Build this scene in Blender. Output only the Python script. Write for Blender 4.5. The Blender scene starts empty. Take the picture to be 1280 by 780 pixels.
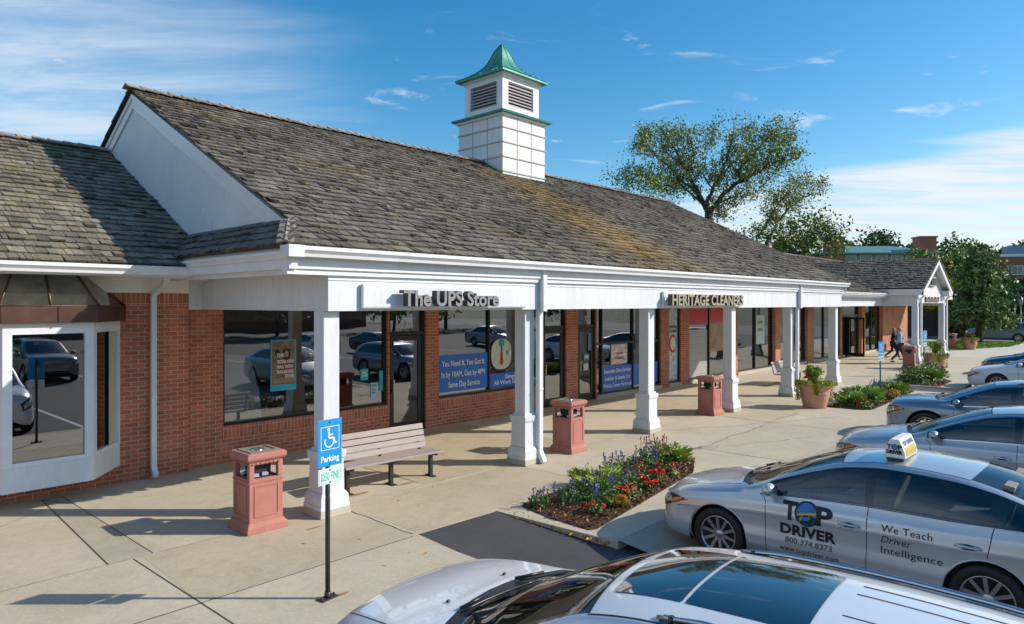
import bpy, bmesh, math, random
import numpy as np
from mathutils import Vector, Matrix
from mathutils.bvhtree import BVHTree
random.seed(7); rng = np.random.default_rng(7)
R = math.radians
SC = bpy.context.scene; COL = SC.collection

# ---------------------------------------------------------------- camera, sky, sun, exposure
cam_d = bpy.data.cameras.new('camera'); cam = bpy.data.objects.new('camera', cam_d); COL.objects.link(cam)
cam_d.sensor_width = 36.0; cam_d.lens = 36.0*857/1280
cam_d.shift_y = -10/1280; cam_d.clip_end = 3000; cam_d.clip_start = .05
cam.location = (0, 0, 3.0); cam.rotation_euler = (R(90), 0, R(43-90))
SC.camera = cam
SUN_EL = 30.5; SUN_DIR = Vector((.682*math.cos(R(SUN_EL)), -.731*math.cos(R(SUN_EL)), math.sin(R(SUN_EL))))
sd = bpy.data.lights.new('sun', 'SUN'); sun = bpy.data.objects.new('sun', sd); COL.objects.link(sun)
sd.energy = 3.6; sd.angle = R(.5); sd.color = (1, .93, .82)
sun.rotation_euler = SUN_DIR.to_track_quat('Z', 'Y').to_euler(); sun.location = (20, -20, 30)
SC.view_settings.view_transform = 'Standard'; SC.view_settings.look = 'None'
SC.view_settings.exposure = 0.56; SC.view_settings.gamma = 1.0; SC.view_settings.use_curve_mapping = False

def build_world():
    w = bpy.data.worlds.new('World'); SC.world = w; w.use_nodes = True
    nt = w.node_tree; N = nt.nodes; L = nt.links
    for n in list(N): N.remove(n)
    def nd(t, **k):
        n = N.new(t)
        for a, b in k.items(): setattr(n, a, b)
        return n
    def mth(op, a, b=None, c=None, clamp=False):
        n = nd('ShaderNodeMath', operation=op, use_clamp=clamp)
        for i, v in enumerate((a, b, c)):
            if v is None: continue
            if isinstance(v, (int, float)): n.inputs[i].default_value = v
            else: L.new(v, n.inputs[i])
        return n.outputs[0]
    def sstep(v, lo, hi):
        n = nd('ShaderNodeMapRange', interpolation_type='SMOOTHSTEP'); L.new(v, n.inputs[0])
        for i, q in ((1, lo), (2, hi)):
            if isinstance(q, (int, float)): n.inputs[i].default_value = q
            else: L.new(q, n.inputs[i])
        return n.outputs[0]
    tc = nd('ShaderNodeTexCoord'); V = tc.outputs['Generated']
    sep = nd('ShaderNodeSeparateXYZ'); L.new(V, sep.inputs[0]); X, Y, Z = sep.outputs
    u = mth('ADD', mth('MULTIPLY', X, .682), mth('MULTIPLY', Y, -.731))
    fw = mth('ADD', mth('MULTIPLY', X, .731), mth('MULTIPLY', Y, .682))
    sky = nd('ShaderNodeTexSky', sky_type='NISHITA', sun_disc=False)
    sky.sun_elevation = R(SUN_EL); sky.sun_rotation = math.atan2(SUN_DIR.x, SUN_DIR.y)
    sky.air_density = 1.0; sky.dust_density = .6; sky.ozone_density = 2.2
    hs = nd('ShaderNodeHueSaturation'); hs.inputs['Saturation'].default_value = 1.42; hs.inputs['Hue'].default_value = .492; hs.inputs['Value'].default_value = .77
    L.new(sky.outputs[0], hs.inputs['Color'])
    # cirrus sheet seen in perspective: direction projected on a plane far above
    zz = mth('ADD', mth('MAXIMUM', Z, 0.0), .06)
    cx = nd('ShaderNodeCombineXYZ'); L.new(mth('DIVIDE', u, zz), cx.inputs[0]); L.new(mth('DIVIDE', fw, zz), cx.inputs[1])
    def noise(scale, rot, sc, detail=7, rough=.6, dist=.4):
        m = nd('ShaderNodeMapping'); m.inputs['Rotation'].default_value = (0, 0, rot); m.inputs['Scale'].default_value = sc
        L.new(cx.outputs[0], m.inputs[0])
        n = nd('ShaderNodeTexNoise'); n.inputs['Scale'].default_value = scale; n.inputs['Detail'].default_value = detail
        n.inputs['Roughness'].default_value = rough; n.inputs['Distortion'].default_value = dist
        L.new(m.outputs[0], n.inputs[0]); return n.outputs[0]
    n1 = noise(.9, .25, (.55, 1.3, 1)); n2 = noise(2.6, .3, (.35, 1.2, 1), 8, .65); n3 = noise(3.1, -.5, (.8, 1.0, 1), 6, .6, .8)
    # the bank low on the right
    vb = mth('ADD', mth('MULTIPLY', u, .17), .102)
    d1 = mth('ADD', mth('SUBTRACT', vb, Z), mth('MULTIPLY', mth('SUBTRACT', n1, .5), .09))
    bank = mth('MULTIPLY', sstep(d1, -.012, .022), mth('ADD', .50, mth('MULTIPLY', sstep(n2, .40, .60), .50)))
    bank = mth('MULTIPLY', bank, sstep(fw, 0.05, .3))
    # thin veil upper left
    d2 = mth('SUBTRACT', mth('MULTIPLY', u, -1.0), mth('MULTIPLY', Z, .55))
    veil = mth('MULTIPLY', sstep(mth('ADD', d2, mth('MULTIPLY', mth('SUBTRACT', n1, .5), .55)), .0, .42), mth('ADD', .22, mth('MULTIPLY', sstep(n2, .33, .66), .45)))
    # scattered wisps
    wisp = mth('MULTIPLY', sstep(n3, .585, .72), .6)
    wisp = mth('MULTIPLY', wisp, sstep(n1, .42, .56))
    a = mth('MAXIMUM', mth('MAXIMUM', bank, veil), wisp, clamp=True)
    mx = nd('ShaderNodeMixRGB'); L.new(a, mx.inputs[0]); L.new(hs.outputs[0], mx.inputs[1])
    mx.inputs[2].default_value = (3.8, 4.1, 4.4, 1)
    bg = nd('ShaderNodeBackground'); L.new(mx.outputs[0], bg.inputs[0]); bg.inputs[1].default_value = .15
    o = nd('ShaderNodeOutputWorld'); L.new(bg.outputs[0], o.inputs[0])
build_world()

# ---------------------------------------------------------------- helpers
def srgb(r, g, b):
    f = lambda c: (c/12.92 if c <= .04045 else ((c+.055)/1.055)**2.4)
    return (f(r/255), f(g/255), f(b/255))
MATS = {}
def mat(name, col=(.5, .5, .5), rough=.6, metal=0., coat=0., var=0., vscale=3., bump=0., bscale=60., attr=False, alpha_t=0., spec=.5, var2=0., v2scale=25., stretch=(1,1,1), emit=None):
    if name in MATS: return MATS[name]
    m = bpy.data.materials.new(name); m.use_nodes = True; nt = m.node_tree; N = nt.nodes; L = nt.links
    p = N['Principled BSDF']; p.inputs['Base Color'].default_value = (*col, 1); p.inputs['Roughness'].default_value = rough
    p.inputs['Metallic'].default_value = metal; p.inputs['Coat Weight'].default_value = coat; p.inputs['Coat Roughness'].default_value = .04
    p.inputs['Specular IOR Level'].default_value = spec
    tc = N.new('ShaderNodeTexCoord'); mp = N.new('ShaderNodeMapping'); mp.inputs['Scale'].default_value = stretch
    L.new(tc.outputs['Object'], mp.inputs[0])
    src = None
    if attr:
        at = N.new('ShaderNodeAttribute'); at.attribute_name = 'Col'; src = at.outputs['Color']
    def layer(src, amt, sc, det):
        n = N.new('ShaderNodeTexNoise'); n.inputs['Scale'].default_value = sc; n.inputs['Detail'].default_value = det
        n.inputs['Roughness'].default_value = .65
        L.new(mp.outputs[0], n.inputs[0])
        r = N.new('ShaderNodeMapRange'); r.inputs[1].default_value = .3; r.inputs[2].default_value = .7
        r.inputs[3].default_value = 1-amt; r.inputs[4].default_value = 1+amt; L.new(n.outputs[0], r.inputs[0])
        v = N.new('ShaderNodeVectorMath'); v.operation = 'SCALE'
        if src is None: v.inputs[0].default_value = col
        else: L.new(src, v.inputs[0])
        L.new(r.outputs[0], v.inputs['Scale']); return v.outputs[0]
    if var: src = layer(src, var, vscale, 5)
    if var2: src = layer(src, var2, v2scale, 4)
    if src is not None: L.new(src, p.inputs['Base Color'])
    if bump:
        n = N.new('ShaderNodeTexNoise'); n.inputs['Scale'].default_value = bscale; n.inputs['Detail'].default_value = 5
        L.new(mp.outputs[0], n.inputs[0]); b = N.new('ShaderNodeBump'); b.inputs['Strength'].default_value = bump
        b.inputs['Distance'].default_value = .02; L.new(n.outputs[0], b.inputs['Height']); L.new(b.outputs[0], p.inputs['Normal'])
    if emit:
        p.inputs['Emission Color'].default_value = (*emit[:3], 1); p.inputs['Emission Strength'].default_value = emit[3]
    MATS[name] = m; return m
def glass(name, tint=(.5, .55, .52), refl=.2, rough=.0):
    if name in MATS: return MATS[name]
    m = bpy.data.materials.new(name); m.use_nodes = True; nt = m.node_tree; N = nt.nodes; L = nt.links
    for n in list(N): N.remove(n)
    o = N.new('ShaderNodeOutputMaterial'); t = N.new('ShaderNodeBsdfTransparent'); t.inputs[0].default_value = (*tint, 1)
    g = N.new('ShaderNodeBsdfGlossy'); g.inputs['Roughness'].default_value = rough; g.inputs[0].default_value = (.95, .97, 1, 1)
    lw = N.new('ShaderNodeFresnel'); lw.inputs[0].default_value = 1.5
    mr = N.new('ShaderNodeMapRange'); mr.inputs[3].default_value = refl; mr.inputs[4].default_value = 1.0
    L.new(lw.outputs[0], mr.inputs[0])
    nz = N.new('ShaderNodeTexNoise'); nz.inputs['Scale'].default_value = .9; nz.inputs['Detail'].default_value = 1
    tc = N.new('ShaderNodeTexCoord'); L.new(tc.outputs['Object'], nz.inputs[0])
    b = N.new('ShaderNodeBump'); b.inputs['Strength'].default_value = .12; b.inputs['Distance'].default_value = .02
    L.new(nz.outputs[0], b.inputs['Height']); L.new(b.outputs[0], g.inputs['Normal'])
    mx = N.new('ShaderNodeMixShader'); L.new(mr.outputs[0], mx.inputs[0]); L.new(t.outputs[0], mx.inputs[1]); L.new(g.outputs[0], mx.inputs[2])
    L.new(mx.outputs[0], o.inputs[0]); MATS[name] = m; return m

def tag(o, label=None, cat=None, group=None, kind=None):
    if label: o['label'] = label
    if cat: o['category'] = cat
    if group: o['group'] = group
    if kind: o['kind'] = kind
    return o
def thing(name, label, cat, loc=(0, 0, 0), rz=0., group=None, scale=1.):
    o = bpy.data.objects.new(name, None); COL.objects.link(o); o.location = loc; o.rotation_euler = (0, 0, rz)
    o.empty_display_size = .2; o.scale = (scale,)*3
    return tag(o, label, cat, group)
def children(o): return [c for c in bpy.data.objects if c.parent == o]
CH = {}
def reg(parent, o):
    CH.setdefault(parent.name, []).append(o)
def copy_tree(o, parent=None, **kw):
    c = o.copy(); COL.objects.link(c)
    if parent: c.parent = parent; reg(parent, c)
    for ch in CH.get(o.name, []): copy_tree(ch, c)
    for k, v in kw.items():
        if k in ('label', 'group', 'category'): c[k] = v
        elif k == 'rz': c.rotation_euler[2] = v
        else: setattr(c, k, v)
    return c
class MB:
    def __init__(s): s.v = []; s.f = []; s.m = []; s.sm = []; s.c = []; s.col = (1, 1, 1)
    def add(s, vs, fs, mi=0, smooth=False, cols=None):
        o = len(s.v); s.v += [tuple(v) for v in vs]
        for k, f in enumerate(fs):
            s.f.append(tuple(o+i for i in f)); s.m.append(mi); s.sm.append(smooth); s.c.append(cols[k] if cols else s.col)
        return s
    def box(s, x0, x1, y0, y1, z0, z1, mi=0):
        v = [(x0, y0, z0), (x1, y0, z0), (x1, y1, z0), (x0, y1, z0), (x0, y0, z1), (x1, y0, z1), (x1, y1, z1), (x0, y1, z1)]
        return s.add(v, [(0, 3, 2, 1), (4, 5, 6, 7), (0, 1, 5, 4), (1, 2, 6, 5), (2, 3, 7, 6), (3, 0, 4, 7)], mi)
    def obox(s, M, sx, sy, sz, mi=0):   # box of half sizes under matrix M
        v = [M @ Vector((a*sx, b*sy, c*sz)) for c in (-1, 1) for a, b in ((-1, -1), (1, -1), (1, 1), (-1, 1))]
        return s.add(v, [(0, 3, 2, 1), (4, 5, 6, 7), (0, 1, 5, 4), (1, 2, 6, 5), (2, 3, 7, 6), (3, 0, 4, 7)], mi)
    def frust(s, cx, cy, z0, z1, h0, h1, mi=0, k0=None, k1=None):  # square frustum, half sizes
        k0 = k0 or h0; k1 = k1 or h1
        v = [(cx-h0, cy-k0, z0), (cx+h0, cy-k0, z0), (cx+h0, cy+k0, z0), (cx-h0, cy+k0, z0), (cx-h1, cy-k1, z1), (cx+h1, cy-k1, z1), (cx+h1, cy+k1, z1), (cx-h1, cy+k1, z1)]
        return s.add(v, [(0, 3, 2, 1), (4, 5, 6, 7), (0, 1, 5, 4), (1, 2, 6, 5), (2, 3, 7, 6), (3, 0, 4, 7)], mi)
    def lathe(s, prof, n=24, c=(0, 0, 0), axis='z', mi=0, smooth=True, cap=False):
        vs = []; fs = []
        for r, h in prof:
            for k in range(n):
                a = 2*math.pi*k/n; p = (r*math.cos(a), r*math.sin(a), h)
                if axis == 'x': p = (h, p[0], p[1])
                if axis == 'y': p = (p[1], h, p[0])
                vs.append((p[0]+c[0], p[1]+c[1], p[2]+c[2]))
        for i in range(len(prof)-1):
            for k in range(n):
                a, b = i*n+k, i*n+(k+1) % n; fs.append((a, b, b+n, a+n))
        if cap: fs.append(tuple(range(n))[::-1]); fs.append(tuple((len(prof)-1)*n+k for k in range(n)))
        return s.add(vs, fs, mi, smooth)
    def tube(s, pts, rad, n=8, mi=0, smooth=True):
        pts = [Vector(p) for p in pts]; m = len(pts)
        rad = rad if hasattr(rad, '__len__') else [rad]*m
        vs = []; fs = []
        for i, p in enumerate(pts):
            d = (pts[min(i+1, m-1)]-pts[max(i-1, 0)]).normalized()
            a = d.cross(Vector((0, 0, 1)) if abs(d.z) < .9 else Vector((1, 0, 0))).normalized(); b = d.cross(a)
            for k in range(n):
                t = 2*math.pi*k/n; vs.append(p+(a*math.cos(t)+b*math.sin(t))*rad[i])
        for i in range(m-1):
            for k in range(n):
                q, r = i*n+k, i*n+(k+1) % n; fs.append((q, r, r+n, q+n))
        fs.append(tuple(range(n))[::-1]); fs.append(tuple((m-1)*n+k for k in range(n)))
        return s.add(vs, fs, mi, smooth)
    def prism(s, poly, z0, z1, mi=0):
        n = len(poly); v = [(x, y, z0) for x, y in poly]+[(x, y, z1) for x, y in poly]
        return s.add(v, [tuple(range(n))[::-1], tuple(range(n, 2*n))]+[(i, (i+1) % n, n+(i+1) % n, n+i) for i in range(n)], mi)
    def sphere(s, c, r, n=12, m=8, mi=0):
        r = r if hasattr(r, '__len__') else (r, r, r)
        vs = [(c[0]+r[0]*math.sin(math.pi*i/m)*math.cos(2*math.pi*k/n), c[1]+r[1]*math.sin(math.pi*i/m)*math.sin(2*math.pi*k/n), c[2]+r[2]*math.cos(math.pi*i/m)) for i in range(m+1) for k in range(n)]
        return s.add(vs, [(i*n+k, (i+1)*n+k, (i+1)*n+(k+1) % n, i*n+(k+1) % n) for i in range(m) for k in range(n)], mi, True)
    def build(s, name, mats, parent=None, world=False, kind=None, cols=False, bevel=0.):
        off = Vector((0, 0, 0))
        if world and parent is not None:
            q = parent
            while q is not None: off += Vector(q.location); q = q.parent
        me = bpy.data.meshes.new(name); me.from_pydata([tuple(Vector(v)-off) for v in s.v], [], s.f)
        for m in (mats if isinstance(mats, (list, tuple)) else [mats]): me.materials.append(m)
        me.polygons.foreach_set('material_index', s.m); me.polygons.foreach_set('use_smooth', s.sm)
        if cols:
            ca = me.color_attributes.new('Col', 'FLOAT_COLOR', 'CORNER'); buf = []
            for f, c in zip(s.f, s.c): buf += [c[0], c[1], c[2], 1.]*len(f)
            ca.data.foreach_set('color', buf)
        me.update(); o = bpy.data.objects.new(name, me); COL.objects.link(o)
        if parent is not None: o.parent = parent; reg(parent, o)
        if kind: o['kind'] = kind
        if bevel:
            b = o.modifiers.new('bevel', 'BEVEL'); b.width = bevel; b.segments = 2; b.limit_method = 'ANGLE'; b.angle_limit = R(40)
        return o
def text_mb(txt, size=1., ext=0., off=0., align='LEFT', sx=1., line=1., shear=0.):
    cu = bpy.data.curves.new('t', 'FONT'); cu.body = txt; cu.size = size; cu.extrude = ext; cu.offset = off; cu.align_x = align
    cu.space_line = line; cu.resolution_u = 3; cu.shear = shear; cu.space_character = 1.04
    o = bpy.data.objects.new('t', cu); me = bpy.data.meshes.new_from_object(o)
    vs = [(v.co.x*sx, v.co.y, v.co.z) for v in me.vertices]; fs = [tuple(p.vertices) for p in me.polygons]
    bpy.data.objects.remove(o); bpy.data.curves.remove(cu); bpy.data.meshes.remove(me)
    return vs, fs
def wall_text(txt, x, y, z, size, width=None, ext=.002, off=0., m=None, name='lettering', parent=None, world=True, shear=0., mats2=None):
    """text on a wall facing -Y; x is the left edge, z the baseline; width fits it"""
    vs, fs = text_mb(txt, size, ext, off, shear=shear)
    if not vs: return
    x0 = min(v[0] for v in vs); x1 = max(v[0] for v in vs); k = (width/(x1-x0)) if width else 1.
    mb = MB(); P = [(x+(v[0]-x0)*k, y-ext-v[2], z+v[1]) for v in vs]
    if mats2:
        a = [f for f in fs if all(vs[i][2] > ext*.9 for i in f)]; b = [f for f in fs if not all(vs[i][2] > ext*.9 for i in f)]
        mb.add(P, a, 0); mb.add(P, b, 1); return mb.build(name, mats2, parent, world)
    mb.add(P, fs); return mb.build(name, m, parent, world)

# ---------------------------------------------------------------- materials
WHITE = mat('white_paint', (.64, .655, .675), .5, var=.07, vscale=2, var2=.06, v2scale=14, stretch=(1, 1, .22), bump=.04, bscale=30)
WHITE2 = mat('white_trim', (.69, .70, .715), .42, var=.06, vscale=3, var2=.04, v2scale=20)
SOFF = mat('soffit_paint', (.80, .79, .74), .6, var=.07, vscale=2.5, var2=.05)
BRONZE = mat('dark_bronze', (.022, .019, .018), .38, metal=.3)
BLACK = mat('black_rubber', (.014, .014, .015), .6)
DPLAS = mat('dark_plastic', (.02, .021, .023), .35)
CONC = None
def concrete(name, col, scale=1.):
    m = bpy.data.materials.new(name); m.use_nodes = True; nt = m.node_tree; N = nt.nodes; L = nt.links; p = N['Principled BSDF']
    p.inputs['Roughness'].default_value = .85; tc = N.new('ShaderNodeTexCoord')
    def nz(s, d=6, r=.6, dist=0.):
        n = N.new('ShaderNodeTexNoise'); n.inputs['Scale'].default_value = s; n.inputs['Detail'].default_value = d; n.inputs['Roughness'].default_value = r; n.inputs['Distortion'].default_value = dist
        L.new(tc.outputs['Object'], n.inputs[0]); return n.outputs[0]
    def mix(fac, a, b, lo=.3, hi=.7, amt=1.):
        mr = N.new('ShaderNodeMapRange'); mr.inputs[1].default_value = lo; mr.inputs[2].default_value = hi; mr.inputs[4].default_value = amt; L.new(fac, mr.inputs[0])
        x = N.new('ShaderNodeMixRGB'); L.new(mr.outputs[0], x.inputs[0])
        for i, q in ((1, a), (2, b)):
            if isinstance(q, tuple): x.inputs[i].default_value = (*q, 1)
            else: L.new(q, x.inputs[i])
        return x.outputs[0]
    c = mix(nz(.45*scale, 5), tuple(v*.88 for v in col), tuple(v*1.12 for v in col))
    c = mix(nz(1.6*scale, 7, .7, 1.), c, (col[0]*.72, col[1]*.70, col[2]*.66), .48, .75, .9)
    c = mix(nz(7*scale, 5, .7, .5), c, (col[0]*.80, col[1]*.79, col[2]*.78), .45, .7, .6)
    c = mix(nz(.23*scale, 4, .55, .8), c, (col[0]*1.16, col[1]*1.13, col[2]*1.10), .5, .7, .8)
    c = mix(nz(55*scale, 3, .8), c, (col[0]*.78, col[1]*.77, col[2]*.76), .45, .75, .6)
    c = mix(nz(220*scale, 2, .8), c, (min(1, col[0]*1.25), min(1, col[1]*1.25), min(1, col[2]*1.25)), .55, .75, .6)
    c = mix(nz(26*scale, 4, .75), c, (min(1, col[0]*1.35), min(1, col[1]*1.35), min(1, col[2]*1.35)), .5, .72, .55)
    vz = N.new('ShaderNodeTexVoronoi'); vz.inputs['Scale'].default_value = 2.3*scale; L.new(tc.outputs['Object'], vz.inputs[0])
    c = mix(vz.outputs[0], (col[0]*.35, col[1]*.33, col[2]*.3), c, .012, .03)
    L.new(c, p.inputs['Base Color'])
    b = N.new('ShaderNodeBump'); b.inputs['Strength'].default_value = .25; b.inputs['Distance'].default_value = .01
    L.new(nz(90*scale, 4, .7), b.inputs['Height']); L.new(b.outputs[0], p.inputs['Normal'])
    return m
CONC = concrete('concrete_walk', (.50, .435, .325)); KERB = concrete('kerb_concrete', (.44, .395, .31), 1.3)
ASPH = concrete('asphalt', (.075, .074, .075), 1.); ASPH_NEW = concrete('asphalt_patch', (.058, .058, .061), 1.5)
def brick(name, vertical=False, c1=(.50, .150, .078), c2=(.33, .095, .052), ms=.010, plane='xz'):
    m = bpy.data.materials.new(name); m.use_nodes = True; nt = m.node_tree; N = nt.nodes; L = nt.links; p = N['Principled BSDF']
    p.inputs['Roughness'].default_value = .85; tc = N.new('ShaderNodeTexCoord'); sp = N.new('ShaderNodeSeparateXYZ'); L.new(tc.outputs['Object'], sp.inputs[0])
    cb = N.new('ShaderNodeCombineXYZ'); ad = N.new('ShaderNodeMath'); ad.operation = 'ADD'; L.new(sp.outputs[0], ad.inputs[0]); L.new(sp.outputs[1], ad.inputs[1])
    if vertical: L.new(sp.outputs[2], cb.inputs[0]); L.new(ad.outputs[0], cb.inputs[1])
    else: L.new(ad.outputs[0], cb.inputs[0]); L.new(sp.outputs[2], cb.inputs[1])
    bt = N.new('ShaderNodeTexBrick'); L.new(cb.outputs[0], bt.inputs[0]); bt.inputs['Scale'].default_value = 1.
    bt.inputs['Brick Width'].default_value = .215; bt.inputs['Row Height'].default_value = .0762; bt.inputs['Mortar Size'].default_value = ms*.62
    bt.inputs['Mortar Smooth'].default_value = .3; bt.inputs['Bias'].default_value = -.1
    bt.inputs['Color1'].default_value = (*c1, 1); bt.inputs['Color2'].default_value = (*c2, 1); bt.inputs['Mortar'].default_value = (.50, .40, .30, 1)
    if vertical: bt.offset = 0.
    n = N.new('ShaderNodeTexNoise'); n.inputs['Scale'].default_value = 1.3; n.inputs['Detail'].default_value = 6; L.new(tc.outputs['Object'], n.inputs[0])
    n2 = N.new('ShaderNodeTexNoise'); n2.inputs['Scale'].default_value = 70; n2.inputs['Detail'].default_value = 3; L.new(tc.outputs['Object'], n2.inputs[0])
    mr = N.new('ShaderNodeMapRange'); mr.inputs[1].default_value = .3; mr.inputs[2].default_value = .7; mr.inputs[3].default_value = .8; mr.inputs[4].default_value = 1.2; L.new(n.outputs[0], mr.inputs[0])
    mr2 = N.new('ShaderNodeMapRange'); mr2.inputs[1].default_value = .3; mr2.inputs[2].default_value = .7; mr2.inputs[3].default_value = .85; mr2.inputs[4].default_value = 1.15; L.new(n2.outputs[0], mr2.inputs[0])
    mu = N.new('ShaderNodeMath'); mu.operation = 'MULTIPLY'; L.new(mr.outputs[0], mu.inputs[0]); L.new(mr2.outputs[0], mu.inputs[1])
    v = N.new('ShaderNodeVectorMath'); v.operation = 'SCALE'; L.new(bt.outputs['Color'], v.inputs[0]); L.new(mu.outputs[0], v.inputs['Scale']); L.new(v.outputs[0], p.inputs['Base Color'])
    b = N.new('ShaderNodeBump'); b.invert = True; b.inputs['Strength'].default_value = .7; b.inputs['Distance'].default_value = .008; L.new(bt.outputs['Fac'], b.inputs['Height']); L.new(b.outputs[0], p.inputs['Normal'])
    return m
BRICK = brick('red_brick'); SOLD = brick('soldier_brick', True); BRICKO = brick('orange_brick', False, (.42, .17, .075), (.34, .12, .055))
SGLASS = glass('shop_glass', (.52, .55, .53), .20); CARGLASS = glass('car_glass', (.50, .56, .55), .07); DARKGLASS = glass('dark_car_glass', (.14, .18, .2), .12)
SHAKE = mat('cedar_shake', attr=True, rough=.85, var=.25, vscale=1.2, var2=.3, v2scale=28, bump=.5, bscale=45)
FOL = mat('foliage', attr=True, rough=.55, spec=.3); BARK = mat('bark', (.085, .068, .052), .9, var=.3, vscale=6, bump=.5, bscale=30)
TERRA = mat('terracotta', (.52, .27, .185), .8, var=.12, vscale=5, var2=.1, bump=.1)
BINP = mat('pink_aggregate', (.43, .175, .135), .85, var=.12, vscale=3, var2=.22, v2scale=110, bump=.35, bscale=120)
INT = mat('interior_paint', (.42, .38, .32), .8, var=.1); CARPET = mat('shop_floor', (.20, .18, .16), .8, var=.1)
GREENCU = mat('patina_copper', (.06, .27, .21), .45, metal=.2, var=.2, vscale=2.5, var2=.1)
COPPER = mat('brown_copper', (.11, .055, .038), .42, metal=.5, var=.25, vscale=3)
def foliage_obj(name, P, S, C, parent=None, kind=None, up=0., asp=1.7, mats=None, local=None):
    """many separate leaf faces: P centres, S sizes, C colours"""
    n = len(P); P = np.asarray(P, float); S = np.asarray(S, float); C = np.asarray(C, float)
    if local is not None: P = P-np.asarray(local)
    a = rng.normal(size=(n, 3)); a[:, 2] += up*np.sign(rng.random(n)-.2); a /= np.linalg.norm(a, axis=1)[:, None]
    b = np.cross(a, rng.normal(size=(n, 3))); b /= np.linalg.norm(b, axis=1)[:, None]
    L_ = a*S[:, None]*asp/2; W = b*S[:, None]/2; nrm = np.cross(a, b)*S[:, None]*.18
    V = np.stack([P-L_, P+W*.9-nrm*.0+nrm, P+L_, P-W*.9+nrm], 1).reshape(-1, 3)
    me = bpy.data.meshes.new(name); me.vertices.add(4*n); me.vertices.foreach_set('co', V.ravel())
    me.loops.add(4*n); me.loops.foreach_set('vertex_index', np.arange(4*n, dtype=np.int32))
    me.polygons.add(n); me.polygons.foreach_set('loop_start', np.arange(0, 4*n, 4, dtype=np.int32)); me.polygons.foreach_set('loop_total', np.full(n, 4, dtype=np.int32))
    ca = me.color_attributes.new('Col', 'FLOAT_COLOR', 'CORNER'); cc = np.concatenate([np.repeat(C, 4, 0), np.ones((4*n, 1))], 1); ca.data.foreach_set('color', cc.ravel())
    me.materials.append(mats or FOL); me.update(); me.validate(); o = bpy.data.objects.new(name, me); COL.objects.link(o)
    if parent is not None: o.parent = parent; reg(parent, o)
    if kind: o['kind'] = kind
    return o
def jit(base, n, amt=.3): return np.asarray(base)[None, :]*(1+rng.uniform(-amt, amt, (n, 1)))*(1+rng.uniform(-.08, .08, (n, 3)))

# ---------------------------------------------------------------- ground
def sheet(name, poly, z, m, thick=0., kind='structure'):
    mb = MB()
    if thick: mb.prism(poly, z-thick, z)
    else: mb.add([(x, y, z) for x, y in poly], [tuple(range(len(poly)))])
    return mb.build(name, m, kind=kind)
sheet('ground', [(-600, -600), (900, -600), (900, 900), (-600, 900)], -.16, mat('far_ground', (.07, .085, .035), .9, var=.3, vscale=.05))
sheet('parking_lot', [(-90, -60), (66, -60), (66, 60), (-90, 60)], -.12, ASPH)
sheet('street', [(66.5, -140), (96, -140), (96, 160), (66.5, 160)], -.115, concrete('street_asphalt', (.16, .16, .165), .7))
KY = 4.95
walk = [(-14, KY), (5.62, KY), (5.62, 6.15), (5.70, 7.0), (7.12, 6.95), (7.22, 5.2), (7.28, KY), (26.9, KY), (26.95, 6.45), (28.55, 6.6), (28.65, KY), (66.2, KY), (66.2, 8.3), (58, 10.6), (54.5, 12.6), (66.2, 12.6), (66.2, 14.2), (55.2, 14.2), (55.2, 13.6), (-14, 13.6)]
sheet('sidewalk', walk, 0., CONC, .16)
sheet('lawn_soil', [(50.8, 9.75), (54, 8.8), (57, 7.9), (62, 7.1), (65.9, 7.3), (65.9, 12.4), (56, 12.4), (54.8, 10.2)], .006, mat('soil', (.05, .08, .02), .9, var=.3))
for nm, x0, x1, yt in (('ramp', 5.62, 7.25, 7.0), ('ramp', 26.9, 28.6, 6.6)):
    MB().add([(x0, KY-.3, -.116), (x1, KY-.3, -.116), (x1, yt+.02, -.004), (x0, yt+.02, -.004)], [(0, 1, 2, 3)]).build(nm, ASPH_NEW, kind='structure')
MB().add([(7.29, KY-.95, -.117), (26.88, KY-.95, -.117), (26.88, KY, .0), (7.29, KY, .0)], [(0, 1, 2, 3)]).build('apron', concrete('apron_concrete', (.36, .33, .27), 1.2), kind='structure')
def kerb_line(pts, w=.15):
    mb = MB()
    for (x0, y0), (x1, y1) in zip(pts[:-1], pts[1:]):
        d = Vector((x1-x0, y1-y0)).normalized(); n = Vector((-d.y, d.x))*w
        mb.prism([(x0, y0), (x1, y1), (x1+n.x, y1+n.y), (x0+n.x, y0+n.y)], -.15, .004)
    return mb.build('kerb', KERB, kind='structure')
kerb_line([(-14, KY-.003), (5.62, KY-.003)]); kerb_line([(7.28, KY+.004), (26.9, KY+.004)]); kerb_line([(28.65, KY-.003), (66, KY-.003)])
# paint lines between the stalls
pl = MB()
for x in (-4.0, -1.05, 1.75, 5.3, 10.6, 15.2, 19.6, 24.0, 31.4, 34.2, 37.0, 39.8, 42.6): pl.box(x-.05, x+.05, -.9, KY-.25, -.119, -.116)
for k in range(14): pl.box(-5+k*2.75, -4.9+k*2.75, -12.3, -7.3, -.119, -.116)
pl.build('parking_line', mat('road_paint', (.62, .62, .6), .7, var=.15, vscale=8), kind='structure')
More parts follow.
